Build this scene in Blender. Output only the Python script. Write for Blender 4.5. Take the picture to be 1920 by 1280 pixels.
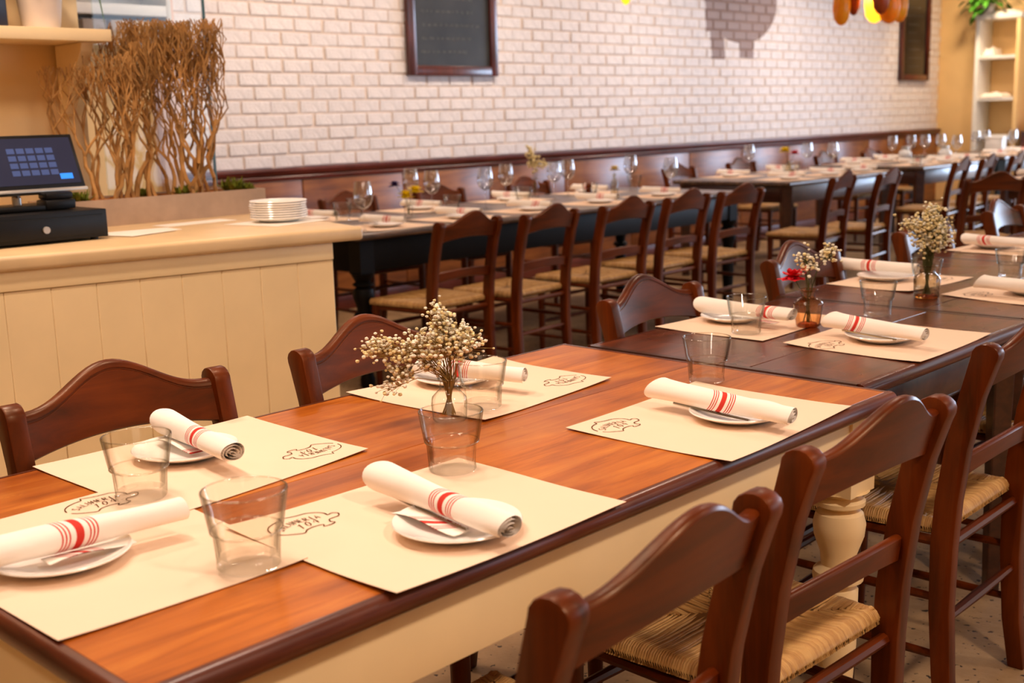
import bpy, bmesh, math, random
from mathutils import Vector, Matrix
from math import sin, cos, pi, radians

scene = bpy.context.scene
for o in list(bpy.data.objects):
    bpy.data.objects.remove(o)
COL = scene.collection
random.seed(7)

# ------------------------------------------------------------------ camera
CAM = Vector((0.0, 0.0, 1.33))
yaw, pitch, roll = radians(43.801), radians(10.785), radians(-1.602)
fwd = Vector((-sin(yaw)*cos(pitch), cos(yaw)*cos(pitch), -sin(pitch)))
rt = Vector((cos(yaw), sin(yaw), 0))
upv = rt.cross(fwd)
r2 = cos(roll)*rt + sin(roll)*upv
u2 = -sin(roll)*rt + cos(roll)*upv
cam = bpy.data.cameras.new('camera')
cam.sensor_width = 36.0
cam.lens = 2201.8/1920*36.0
cam.clip_start = 0.05
cam.clip_end = 100
cam.dof.use_dof = True
cam.dof.focus_distance = 2.25
cam.dof.aperture_fstop = 5.0
camo = bpy.data.objects.new('camera', cam)
COL.objects.link(camo)
m = Matrix.Identity(4)
for i in range(3):
    m[i][0] = r2[i]; m[i][1] = u2[i]; m[i][2] = -fwd[i]; m[i][3] = CAM[i]
camo.matrix_world = m
scene.camera = camo

# ------------------------------------------------------------------ world, light, exposure
scene.view_settings.view_transform = 'Standard'
scene.view_settings.look = 'None'
scene.view_settings.exposure = 0.0
scene.view_settings.gamma = 1.0
scene.view_settings.use_curve_mapping = False
try:
    scene.cycles.use_denoising = True
    scene.cycles.max_bounces = 10
    scene.cycles.transparent_max_bounces = 24
    scene.cycles.caustics_reflective = False
    scene.cycles.caustics_refractive = False
    scene.cycles.sample_clamp_indirect = 6.0
except Exception:
    pass
w = bpy.data.worlds.new('daylight_sky')
scene.world = w
w.use_nodes = True
w.node_tree.nodes['Background'].inputs['Color'].default_value = (0.55, 0.72, 1.0, 1)
w.node_tree.nodes['Background'].inputs['Strength'].default_value = 1.5


def area(name, loc, target, size, power, color, size_y=None, spread=180):
    l = bpy.data.lights.new(name, 'AREA')
    l.energy = power; l.color = color
    if size_y:
        l.shape = 'RECTANGLE'; l.size = size; l.size_y = size_y
    else:
        l.shape = 'DISK'; l.size = size
    l.spread = radians(spread)
    o = bpy.data.objects.new(name, l)
    o.location = loc
    d = Vector(target)-Vector(loc)
    o.rotation_euler = d.to_track_quat('-Z', 'Y').to_euler()
    COL.objects.link(o)
    return o


WARM = (1.0, 0.77, 0.62)
CEIL = 3.1
# ceiling lamps above the tables and the counter
for k, (x, y, p) in enumerate([(-1.95, 1.85, 6.5), (-1.15, 0.75, 4.0), (1.0, 1.2, 27), (-2.2, 4.3, 10), (0.9, 3.8, 9),
                               (-2.1, 0.9, 9), (-3.3, 1.3, 11), (-4.9, 3.6, 7), (-5.2, 5.6, 8), (-5.2, 8.2, 9), (-5.3, 11.0, 10),
                               (-5.0, 13.2, 13), (-2.4, 7.5, 8), (-1.0, -1.0, 6)]):
    area('ceiling_lamp', (x, y, CEIL-0.06), (x, y, 0), 0.32, p*2.0, WARM, spread=150)
# added fill light standing in for soft ceiling bounce near the camera
area('front_fill_light', (1.2, -0.6, CEIL-0.06), (1.0, -0.4, 0), 1.6, 16, (1.0, 0.80, 0.60))
# added fill lights brightening the brick wall, and a far corner lamp
for y, p, c in ((4.6, 12, (1.0, 0.80, 0.62)), (6.6, 11, (1.0, 0.80, 0.62)), (8.8, 8, (1.0, 0.83, 0.68)), (11.2, 5, (1.0, 0.83, 0.68))):
    area('brick_fill_light', (-5.3, y, CEIL-0.06), (-6.7, y, 1.7), 0.25, p, c, spread=130)
area('corner_lamp', (-5.9, 13.9, CEIL-0.06), (-5.9, 15.0, 1.2), 0.25, 16, (1.0, 0.74, 0.48), spread=130)
# daylight from the shop windows at the far end and on the right side
area('window_daylight', (-1.0, 19.2, 1.68), (-1.0, 10, 1.2), 6.0, 760, (0.58, 0.74, 1.0), 2.4)
area('side_window_daylight', (4.7, 9.55, 1.75), (-6, 10.0, 1.4), 6.0, 80, (0.72, 0.84, 1.0), 2.2)

# ------------------------------------------------------------------ node helpers


def lin(c):
    def f(v):
        v /= 255.0
        return v/12.92 if v <= 0.04045 else ((v+0.055)/1.055)**2.4
    return (f(c[0]), f(c[1]), f(c[2]), 1.0)


def newmat(name):
    m = bpy.data.materials.new(name)
    m.use_nodes = True
    nt = m.node_tree
    b = nt.nodes['Principled BSDF']
    return m, nt, b


def N(nt, typ, **kw):
    n = nt.nodes.new(typ)
    for k, v in kw.items():
        if k in n.inputs.keys() if hasattr(n.inputs, 'keys') else False:
            n.inputs[k].default_value = v
        else:
            setattr(n, k, v)
    return n


def ramp(nt, stops):
    n = nt.nodes.new('ShaderNodeValToRGB')
    e = n.color_ramp.elements
    e[0].position, e[0].color = stops[0]
    e[1].position, e[1].color = stops[-1]
    for p, c in stops[1:-1]:
        x = e.new(p); x.color = c
    return n


def plain(name, c, rough=0.5, spec=0.5, metal=0.0, var=0.06, scale=12, bump=0.0, bscale=60, emit=None, coat=0):
    m, nt, b = newmat(name)
    col = lin(c)
    tc = N(nt, 'ShaderNodeTexCoord')
    nz = nt.nodes.new('ShaderNodeTexNoise')
    nz.inputs['Scale'].default_value = scale
    nz.inputs['Detail'].default_value = 4
    nt.links.new(tc.outputs['Object'], nz.inputs['Vector'])
    lo = tuple(max(0, v*(1-var*1.6)) for v in col[:3])+(1,)
    hi = tuple(min(1, v*(1+var*1.6)) for v in col[:3])+(1,)
    r = ramp(nt, [(0.3, lo), (0.7, hi)])
    nt.links.new(nz.outputs['Fac'], r.inputs['Fac'])
    nt.links.new(r.outputs['Color'], b.inputs['Base Color'])
    b.inputs['Roughness'].default_value = rough
    b.inputs['Specular IOR Level'].default_value = spec
    b.inputs['Metallic'].default_value = metal
    b.inputs['Coat Weight'].default_value = coat
    if bump:
        n2 = nt.nodes.new('ShaderNodeTexNoise')
        n2.inputs['Scale'].default_value = bscale
        n2.inputs['Detail'].default_value = 5
        nt.links.new(tc.outputs['Object'], n2.inputs['Vector'])
        bp = nt.nodes.new('ShaderNodeBump')
        bp.inputs['Strength'].default_value = bump
        bp.inputs['Distance'].default_value = 0.01
        nt.links.new(n2.outputs['Fac'], bp.inputs['Height'])
        nt.links.new(bp.outputs['Normal'], b.inputs['Normal'])
    if emit:
        b.inputs['Emission Color'].default_value = lin(emit[0])
        b.inputs['Emission Strength'].default_value = emit[1]
    return m


def wood(name, dark, mid, light, rough=0.32, axis=1, scuff=0.0, coat=0.2, gs=1.0, spec=0.5, tint=(1, 1, 1)):
    """wood with grain along a local axis"""
    m, nt, b = newmat(name)
    tc = N(nt, 'ShaderNodeTexCoord')
    oi = nt.nodes.new('ShaderNodeObjectInfo')
    add = nt.nodes.new('ShaderNodeVectorMath'); add.operation = 'ADD'
    sc = nt.nodes.new('ShaderNodeVectorMath'); sc.operation = 'SCALE'
    cmb = nt.nodes.new('ShaderNodeCombineXYZ')
    for i in range(3):
        nt.links.new(oi.outputs['Random'], cmb.inputs[i])
    nt.links.new(cmb.outputs[0], sc.inputs[0]); sc.inputs['Scale'].default_value = 7.0
    nt.links.new(tc.outputs['Object'], add.inputs[0]); nt.links.new(sc.outputs[0], add.inputs[1])
    mp = nt.nodes.new('ShaderNodeMapping')
    s = [14*gs, 14*gs, 14*gs]; s[axis] = 1.3*gs
    mp.inputs['Scale'].default_value = s
    nt.links.new(add.outputs[0], mp.inputs['Vector'])
    nz = nt.nodes.new('ShaderNodeTexNoise')
    nz.inputs['Scale'].default_value = 2.2; nz.inputs['Detail'].default_value = 8
    nz.inputs['Roughness'].default_value = 0.62; nz.inputs['Distortion'].default_value = 0.6
    nt.links.new(mp.outputs[0], nz.inputs['Vector'])
    r = ramp(nt, [(0.30, lin(dark)), (0.5, lin(mid)), (0.72, lin(light))])
    nt.links.new(nz.outputs['Fac'], r.inputs['Fac'])
    # broad patches of darker stain and worn spots
    n2 = nt.nodes.new('ShaderNodeTexNoise')
    n2.inputs['Scale'].default_value = 3.2; n2.inputs['Detail'].default_value = 3
    nt.links.new(add.outputs[0], n2.inputs['Vector'])
    r2_ = ramp(nt, [(0.36, (0.58, 0.42, 0.34, 1)), (0.62, (1.06, 1.03, 1.0, 1))])
    nt.links.new(n2.outputs['Fac'], r2_.inputs['Fac'])
    mx = nt.nodes.new('ShaderNodeMixRGB'); mx.blend_type = 'MULTIPLY'; mx.inputs[0].default_value = 0.75
    nt.links.new(r.outputs[0], mx.inputs[1]); nt.links.new(r2_.outputs[0], mx.inputs[2])
    out = mx.outputs[0]
    rr = nt.nodes.new('ShaderNodeMapRange')
    rr.inputs['To Min'].default_value = rough*0.75; rr.inputs['To Max'].default_value = rough*1.35
    nt.links.new(n2.outputs['Fac'], rr.inputs['Value'])
    if scuff > 0:
        mp2 = nt.nodes.new('ShaderNodeMapping')
        s2 = [60, 60, 60]; s2[axis] = 14
        mp2.inputs['Scale'].default_value = s2
        nt.links.new(add.outputs[0], mp2.inputs['Vector'])
        n3 = nt.nodes.new('ShaderNodeTexNoise')
        n3.inputs['Scale'].default_value = 1.0; n3.inputs['Detail'].default_value = 6; n3.inputs['Roughness'].default_value = 0.7
        nt.links.new(mp2.outputs[0], n3.inputs['Vector'])
        r3 = ramp(nt, [(0.64, (0, 0, 0, 1)), (0.71, (1, 1, 1, 1))])
        nt.links.new(n3.outputs['Fac'], r3.inputs['Fac'])
        n4 = nt.nodes.new('ShaderNodeTexNoise'); n4.inputs['Scale'].default_value = 5.0
        nt.links.new(add.outputs[0], n4.inputs['Vector'])
        r4 = ramp(nt, [(0.5, (0, 0, 0, 1)), (0.6, (scuff, scuff, scuff, 1))])
        nt.links.new(n4.outputs['Fac'], r4.inputs['Fac'])
        mu = nt.nodes.new('ShaderNodeMath'); mu.operation = 'MULTIPLY'
        nt.links.new(r3.outputs[0], mu.inputs[0]); nt.links.new(r4.outputs[0], mu.inputs[1])
        mx2 = nt.nodes.new('ShaderNodeMixRGB')
        nt.links.new(mu.outputs[0], mx2.inputs[0]); nt.links.new(out, mx2.inputs[1])
        mx2.inputs[2].default_value = lin((min(255, light[0]+45), min(255, light[1]+50), min(255, light[2]+45)))
        out = mx2.outputs[0]
    nt.links.new(out, b.inputs['Base Color'])
    nt.links.new(rr.outputs[0], b.inputs['Roughness'])
    b.inputs['Specular IOR Level'].default_value = spec
    b.inputs['Specular Tint'].default_value = tuple(tint)+(1,)
    b.inputs['Coat Weight'].default_value = coat
    b.inputs['Coat Roughness'].default_value = 0.18
    bp = nt.nodes.new('ShaderNodeBump')
    bp.inputs['Strength'].default_value = 0.12; bp.inputs['Distance'].default_value = 0.002
    nt.links.new(nz.outputs['Fac'], bp.inputs['Height'])
    nt.links.new(bp.outputs['Normal'], b.inputs['Normal'])
    return m


def thin_glass(name, tint=(0.985, 0.98, 0.96), edge=(0.45, 0.45, 0.38), rough=0.02, gain=1.0, start=0.42):
    """thin walls of glass: clear seen face-on, tinted and reflecting towards the rim"""
    m = bpy.data.materials.new(name); m.use_nodes = True
    nt = m.node_tree; nt.nodes.clear()
    out = nt.nodes.new('ShaderNodeOutputMaterial')
    lw = nt.nodes.new('ShaderNodeLayerWeight'); lw.inputs['Blend'].default_value = 0.5
    r = ramp(nt, [(start, tuple(tint)+(1,)), (0.95, tuple(edge)+(1,))])
    nt.links.new(lw.outputs['Facing'], r.inputs['Fac'])
    tr = nt.nodes.new('ShaderNodeBsdfTransparent')
    nt.links.new(r.outputs[0], tr.inputs['Color'])
    gl = nt.nodes.new('ShaderNodeBsdfGlossy'); gl.inputs['Roughness'].default_value = rough
    fr = ramp(nt, [(0.0, (0.03*gain,)*3+(1,)), (0.55, (0.06*gain,)*3+(1,)), (0.85, (0.22*gain,)*3+(1,)), (1.0, (min(1, 0.7*gain),)*3+(1,))])
    lf = nt.nodes.new('ShaderNodeLayerWeight'); lf.inputs['Blend'].default_value = 0.5
    nt.links.new(lf.outputs['Facing'], fr.inputs['Fac'])
    mx = nt.nodes.new('ShaderNodeMixShader')
    nt.links.new(fr.outputs[0], mx.inputs[0]); nt.links.new(tr.outputs[0], mx.inputs[1]); nt.links.new(gl.outputs[0], mx.inputs[2])
    nt.links.new(mx.outputs[0], out.inputs['Surface'])
    return m


def solid_glass(name, color=(1, 1, 1), ior=1.46, rough=0.0, clear=0.62):
    """thick glass: refracting body, part of the light passing straight through"""
    m, nt, b = newmat(name)
    b.inputs['Base Color'].default_value = tuple(color)+(1,)
    b.inputs['Transmission Weight'].default_value = 1.0
    b.inputs['IOR'].default_value = ior
    b.inputs['Roughness'].default_value = rough
    tr = nt.nodes.new('ShaderNodeBsdfTransparent')
    tr.inputs['Color'].default_value = tuple(color)+(1,)
    mx = nt.nodes.new('ShaderNodeMixShader'); mx.inputs[0].default_value = clear
    out = [n for n in nt.nodes if n.type == 'OUTPUT_MATERIAL'][0]
    nt.links.new(b.outputs[0], mx.inputs[1]); nt.links.new(tr.outputs[0], mx.inputs[2])
    nt.links.new(mx.outputs[0], out.inputs['Surface'])
    return m


# ------------------------------------------------------------------ materials
M = {}
M['table_wood'] = wood('table_wood_orange', (144, 72, 14), (184, 102, 28), (206, 130, 48), rough=0.36, axis=1, scuff=0.55, coat=0.06, spec=0.35, tint=(1.0, 0.78, 0.5))
M['table_edge'] = wood('table_edge_brown', (70, 28, 12), (98, 44, 20), (128, 64, 30), rough=0.34, axis=1, scuff=0.5, coat=0.25)
M['table_edge_x'] = wood('table_edge_brown_end', (70, 28, 12), (98, 44, 20), (128, 64, 30), rough=0.34, axis=0, scuff=0.5, coat=0.25)
M['dark_wood'] = wood('table_wood_dark', (58, 24, 10), (92, 42, 20), (118, 58, 28), rough=0.26, axis=1, scuff=0.3, coat=0.2)
M['dark_wood_x'] = wood('table_wood_dark_end', (44, 20, 12), (62, 30, 18), (80, 42, 24), rough=0.3, axis=0, scuff=0.2, coat=0.3)
M['black_paint'] = plain('black_table_paint', (10, 8, 7), 0.5, 0.14, var=0.25, scale=6)
M['worn_top'] = wood('worn_black_tabletop', (52, 42, 36), (92, 74, 62), (150, 112, 80), rough=0.3, axis=1, scuff=0.8, coat=0.3)
M['teal_paint'] = plain('dark_teal_paint', (34, 48, 56), 0.45, 0.5, var=0.2, scale=5)
M['chair'] = wood('chair_wood', (58, 20, 2), (90, 34, 3), (112, 48, 8), rough=0.36, axis=2, coat=0.04, spec=0.35, tint=(1.0, 0.72, 0.42), gs=0.8)
M['chair_h'] = wood('chair_wood_rail', (58, 20, 2), (90, 34, 3), (112, 48, 8), rough=0.36, axis=1, coat=0.04, spec=0.35, tint=(1.0, 0.72, 0.42), gs=0.8)
M['cream'] = plain('cream_paint', (248, 220, 168), 0.42, 0.4, var=0.03, scale=5)
M['cream_wall'] = plain('cream_wall_paint', (244, 208, 148), 0.6, 0.3, var=0.03, scale=3, bump=0.05)
M['counter_top'] = plain('counter_top_cream', (222, 190, 142), 0.35, 0.5, var=0.05, scale=8)
M['white_paint'] = plain('white_paint', (238, 236, 230), 0.4, 0.4, var=0.02)
M['paper'] = plain('kraft_paper', (240, 211, 183), 0.75, 0.2, var=0.02, scale=3, bump=0.03, bscale=18)
M['ink'] = plain('brown_print_ink', (92, 58, 24), 0.8, 0.1, var=0.2, scale=80)
M['white_paper'] = plain('white_paper', (244, 236, 222), 0.7, 0.2, var=0.02)
M['china'] = plain('white_china', (252, 247, 240), 0.16, 0.5, var=0.01, coat=0.3)
M['brick'] = plain('painted_brick', (238, 230, 228), 0.55, 0.35, var=0.05, scale=14, bump=0.5, bscale=45)
M['mortar'] = plain('painted_mortar', (232, 214, 200), 0.8, 0.2, var=0.06, scale=20, bump=0.4, bscale=60)
M['mahogany'] = wood('mahogany_rail', (70, 22, 14), (96, 34, 22), (120, 48, 32), rough=0.3, axis=1, coat=0.3)
M['wainscot'] = wood('wainscot_wood', (112, 62, 26), (150, 90, 42), (176, 112, 56), rough=0.34, axis=1, coat=0.1, gs=0.5)
M['frame_wood'] = wood('board_frame_wood', (60, 20, 12), (86, 30, 18), (110, 44, 26), rough=0.3, axis=2, coat=0.3)
M['slate'] = plain('chalkboard_slate', (44, 44, 44), 0.5, 0.4, var=0.25, scale=4)
M['chalk'] = plain('chalk_marks', (128, 126, 118), 0.9, 0.1, var=0.3, scale=40)
M['black_plastic'] = plain('black_plastic', (12, 11, 10), 0.4, 0.3, var=0.1)
M['silver'] = plain('silver_plastic', (190, 186, 178), 0.3, 0.5, metal=0.6, var=0.02)
M['steel'] = plain('cutlery_steel', (200, 196, 190), 0.2, 0.5, metal=1.0, var=0.02)
M['screen'] = plain('screen_glass', (28, 30, 44), 0.18, 0.5, var=0.05, emit=((48, 52, 74), 0.5))
M['screen_key'] = plain('screen_key', (60, 76, 120), 0.4, 0.3, var=0.02, emit=((60, 84, 140), 0.28))
M['screen_blue'] = plain('screen_blue_key', (40, 120, 220), 0.4, 0.3, var=0.02, emit=((40, 130, 240), 0.9))
M['concrete_planter'] = plain('grey_planter', (176, 150, 126), 0.7, 0.3, var=0.06, scale=15)
M['branch'] = plain('dry_branch', (178, 132, 76), 0.7, 0.2, var=0.22, scale=14)
M['moss_soil'] = plain('bark_mulch', (160, 96, 40), 0.9, 0.1, var=0.35, scale=40, bump=0.6, bscale=60)
M['moss'] = plain('green_moss', (120, 128, 44), 0.85, 0.2, var=0.35, scale=40)
M['stem'] = plain('dry_stem', (150, 120, 64), 0.8, 0.2, var=0.2, scale=40)
M['green_stem'] = plain('green_stem', (84, 82, 40), 0.7, 0.2, var=0.2, scale=40)
M['blossom'] = plain('dried_blossom', (255, 240, 210), 0.8, 0.2, var=0.18, scale=90)
M['blossom2'] = plain('faded_blossom', (244, 214, 160), 0.8, 0.2, var=0.2, scale=90)
M['red_petal'] = plain('red_petal', (214, 30, 44), 0.6, 0.3, var=0.2, scale=60)
M['pink_petal'] = plain('pink_petal', (226, 140, 110), 0.6, 0.3, var=0.15, scale=60)
M['yellow_petal'] = plain('yellow_petal', (255, 216, 24), 0.6, 0.3, var=0.12, scale=60)
M['purple_petal'] = plain('purple_petal', (70, 44, 104), 0.7, 0.3, var=0.2, scale=60)
M['pale_petal'] = plain('pale_yellow_petal', (236, 214, 150), 0.7, 0.3, var=0.12, scale=60)
M['leaf'] = plain('green_leaf', (62, 120, 30), 0.45, 0.4, var=0.35, scale=9)
M['amber'] = plain('amber_lobe', (255, 186, 50), 0.28, 0.5, var=0.3, scale=6, coat=0.3)
nt = M['amber'].node_tree
tl = nt.nodes.new('ShaderNodeBsdfTranslucent'); tl.inputs['Color'].default_value = lin((255, 184, 50))
mx = nt.nodes.new('ShaderNodeMixShader'); mx.inputs[0].default_value = 0.5
out = [n for n in nt.nodes if n.type == 'OUTPUT_MATERIAL'][0]
nt.links.new(nt.nodes['Principled BSDF'].outputs[0], mx.inputs[1]); nt.links.new(tl.outputs[0], mx.inputs[2]); nt.links.new(mx.outputs[0], out.inputs['Surface'])
M['dark_amber'] = plain('dark_amber_lobe', (150, 62, 20), 0.35, 0.5, var=0.3, scale=6)
M['bottle_dark'] = plain('dark_tin', (26, 24, 40), 0.3, 0.5, var=0.2, scale=20)
M['green_label'] = plain('green_label', (150, 190, 40), 0.5, 0.3, var=0.1, scale=20)
M['tan_label'] = plain('tan_label', (206, 150, 80), 0.5, 0.3, var=0.1, scale=20)
M['pot'] = plain('white_ceramic_pot', (240, 226, 216), 0.3, 0.5, var=0.02)
M['glass_thin'] = thin_glass('tumbler_glass')
M['wine_thin'] = thin_glass('wine_glass_thin', (0.95, 0.95, 0.95), (0.74, 0.74, 0.74), gain=4.0)
M['glass_solid'] = solid_glass('solid_glass', (1, 1, 0.99), clear=0.82)
M['amber_glass'] = thin_glass('amber_vase_glass', (0.96, 0.72, 0.46), (0.40, 0.17, 0.05), 0.05, 1.6, 0.15)
M['amber_solid'] = solid_glass('amber_glass_base', (0.75, 0.34, 0.10))
M['smoky_glass'] = thin_glass('smoky_vase_glass', (0.88, 0.82, 0.70), (0.26, 0.20, 0.13), 0.04, 1.8, 0.15)
M['rim_glass'] = thin_glass('glass_rim', (0.95, 0.95, 0.92), (0.55, 0.55, 0.48), gain=3.0)
M['pane_glass'] = thin_glass('screen_pane_glass', (0.97, 0.99, 0.98), (0.6, 0.75, 0.68))
M['green_edge'] = plain('green_glass_edge', (34, 84, 62), 0.2, 0.6, var=0.05)
M['ceiling'] = plain('ceiling_paint', (226, 214, 196), 0.8, 0.2, var=0.02)
M['napkin_plain'] = plain('napkin_cloth_plain', (250, 240, 228), 0.85, 0.2, var=0.02, bump=0.1, bscale=140)


def floor_mat():
    m, nt, b = newmat('worn_concrete_floor')
    tc = N(nt, 'ShaderNodeTexCoord')
    n1 = nt.nodes.new('ShaderNodeTexNoise'); n1.inputs['Scale'].default_value = 1.6; n1.inputs['Detail'].default_value = 8
    n1.inputs['Roughness'].default_value = 0.65
    nt.links.new(tc.outputs['Object'], n1.inputs['Vector'])
    r = ramp(nt, [(0.3, lin((124, 96, 64))), (0.5, lin((166, 134, 96))), (0.7, lin((200, 168, 126)))])
    nt.links.new(n1.outputs['Fac'], r.inputs['Fac'])
    v = nt.nodes.new('ShaderNodeTexNoise'); v.inputs['Scale'].default_value = 48; v.inputs['Detail'].default_value = 3
    nt.links.new(tc.outputs['Object'], v.inputs['Vector'])
    rv = ramp(nt, [(0.33, (1, 1, 1, 1)), (0.38, (0, 0, 0, 1))])
    nt.links.new(v.outputs['Fac'], rv.inputs['Fac'])
    mx = nt.nodes.new('ShaderNodeMixRGB')
    nt.links.new(rv.outputs[0], mx.inputs[0]); nt.links.new(r.outputs[0], mx.inputs[1])
    mx.inputs[2].default_value = lin((50, 34, 20))
    nt.links.new(mx.outputs[0], b.inputs['Base Color'])
    b.inputs['Roughness'].default_value = 0.6
    b.inputs['Specular IOR Level'].default_value = 0.3
    bp = nt.nodes.new('ShaderNodeBump'); bp.inputs['Strength'].default_value = 0.3; bp.inputs['Distance'].default_value = 0.004
    nt.links.new(v.outputs['Fac'], bp.inputs['Height']); nt.links.new(bp.outputs[0], b.inputs['Normal'])
    return m


M['floor'] = floor_mat()


def mural(base, nm):
    """white painted brick with the grey-brown painted pig: body, two legs, belly (own paint, fixed on the wall)"""
    m = base.copy(); m.name = nm
    nt = m.node_tree; b = nt.nodes['Principled BSDF']
    src = b.inputs['Base Color'].links[0].from_socket
    geo = nt.nodes.new('ShaderNodeNewGeometry')
    sp = nt.nodes.new('ShaderNodeSeparateXYZ'); nt.links.new(geo.outputs['Position'], sp.inputs[0])

    def math_(op, a, b_=None, c=None):
        n = nt.nodes.new('ShaderNodeMath'); n.operation = op
        for i, v in enumerate((a, b_, c)):
            if v is None:
                continue
            if isinstance(v, (int, float)):
                n.inputs[i].default_value = v
            else:
                nt.links.new(v, n.inputs[i])
        return n.outputs[0]
    Y, Z = sp.outputs['Y'], sp.outputs['Z']

    def ell(cy, cz, ry, rz):
        a = math_('DIVIDE', math_('SUBTRACT', Y, cy), ry); c = math_('DIVIDE', math_('SUBTRACT', Z, cz), rz)
        d = math_('ADD', math_('MULTIPLY', a, a), math_('MULTIPLY', c, c))
        return math_('LESS_THAN', d, 1.0)

    def box(y0, y1, z0, z1, slope=0.0):
        yy = math_('SUBTRACT', Y, math_('MULTIPLY', math_('SUBTRACT', Z, z0), slope)) if slope else Y
        a = math_('MULTIPLY', math_('GREATER_THAN', yy, y0), math_('LESS_THAN', yy, y1))
        c = math_('MULTIPLY', math_('GREATER_THAN', Z, z0), math_('LESS_THAN', Z, z1))
        return math_('MULTIPLY', a, c)
    f = ell(10.46, 2.42, 0.66, 0.42)
    for g in (box(9.93, 10.17, 1.84, 2.4, -0.13), box(10.42, 10.68, 1.86, 2.3, 0.05), ell(11.0, 2.7, 0.34, 0.2), box(9.83, 10.5, 2.1, 2.6, -0.05)):
        f = math_('MAXIMUM', f, g)
    mx = nt.nodes.new('ShaderNodeMixRGB')
    nt.links.new(math_('MULTIPLY', f, 0.92), mx.inputs[0]); nt.links.new(src, mx.inputs[1])
    mx.inputs[2].default_value = lin((150, 122, 112))
    nt.links.new(mx.outputs[0], b.inputs['Base Color'])
    return m


M['mural_brick'] = mural(M['brick'], 'painted_brick_with_mural')
M['mural_mortar'] = mural(M['mortar'], 'painted_mortar_with_mural')


def napkin_mat(name, tilt, seed):
    """white cloth with one wide and six thin red stripes woven across the roll"""
    m, nt, b = newmat(name)
    tc = N(nt, 'ShaderNodeTexCoord')
    sp = nt.nodes.new('ShaderNodeSeparateXYZ'); nt.links.new(tc.outputs['Object'], sp.inputs[0])

    def math_(op, a, b_=None):
        n = nt.nodes.new('ShaderNodeMath'); n.operation = op
        for i, v in enumerate((a, b_)):
            if v is None:
                continue
            if isinstance(v, (int, float)):
                n.inputs[i].default_value = v
            else:
                nt.links.new(v, n.inputs[i])
        return n.outputs[0]
    s = math_('ADD', sp.outputs['X'], math_('MULTIPLY', sp.outputs['Y'], tilt))
    s = math_('ADD', s, math_('MULTIPLY', sp.outputs['Z'], -tilt*0.6))
    f = None
    for c, wd in ((0.0, 0.0055), (-0.014, 0.0011), (-0.019, 0.0011), (-0.024, 0.0011), (0.014, 0.0011), (0.019, 0.0011), (0.024, 0.0011)):
        d = math_('LESS_THAN', math_('ABSOLUTE', math_('SUBTRACT', s, c)), wd)
        f = d if f is None else math_('MAXIMUM', f, d)
    mx = nt.nodes.new('ShaderNodeMixRGB')
    nt.links.new(f, mx.inputs[0])
    mx.inputs[1].default_value = lin((250, 241, 230)); mx.inputs[2].default_value = lin((208, 60, 48))
    nt.links.new(mx.outputs[0], b.inputs['Base Color'])
    b.inputs['Roughness'].default_value = 0.85
    b.inputs['Specular IOR Level'].default_value = 0.2
    nz = nt.nodes.new('ShaderNodeTexNoise'); nz.inputs['Scale'].default_value = 26; nz.inputs['Detail'].default_value = 2
    nt.links.new(tc.outputs['Object'], nz.inputs['Vector'])
    bp = nt.nodes.new('ShaderNodeBump'); bp.inputs['Strength'].default_value = 0.25; bp.inputs['Distance'].default_value = 0.004
    nt.links.new(nz.outputs['Fac'], bp.inputs['Height']); nt.links.new(bp.outputs[0], b.inputs['Normal'])
    return m


NAPS = [napkin_mat('striped_napkin_cloth', t, i) for i, t in enumerate((0.35, -0.45, 0.9, -0.15))]


def rush_mat():
    m, nt, b = newmat('woven_rush')
    at = nt.nodes.new('ShaderNodeAttribute'); at.attribute_name = 'strand'
    tc = N(nt, 'ShaderNodeTexCoord')
    nz = nt.nodes.new('ShaderNodeTexNoise'); nz.inputs['Scale'].default_value = 60; nz.inputs['Detail'].default_value = 3
    nt.links.new(tc.outputs['Object'], nz.inputs['Vector'])
    ad = nt.nodes.new('ShaderNodeMath'); ad.operation = 'ADD'
    mu = nt.nodes.new('ShaderNodeMath'); mu.operation = 'MULTIPLY'; mu.inputs[1].default_value = 0.4
    nt.links.new(nz.outputs['Fac'], mu.inputs[0])
    nt.links.new(at.outputs['Fac'], ad.inputs[0]); nt.links.new(mu.outputs[0], ad.inputs[1])
    r = ramp(nt, [(0.15, lin((124, 86, 44))), (0.6, lin((180, 134, 76))), (1.0, lin((212, 172, 108)))])
    nt.links.new(ad.outputs[0], r.inputs['Fac'])
    nt.links.new(r.outputs[0], b.inputs['Base Color'])
    b.inputs['Roughness'].default_value = 0.5
    b.inputs['Specular IOR Level'].default_value = 0.35
    return m


M['rush'] = rush_mat()

# ------------------------------------------------------------------ mesh helpers


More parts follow.
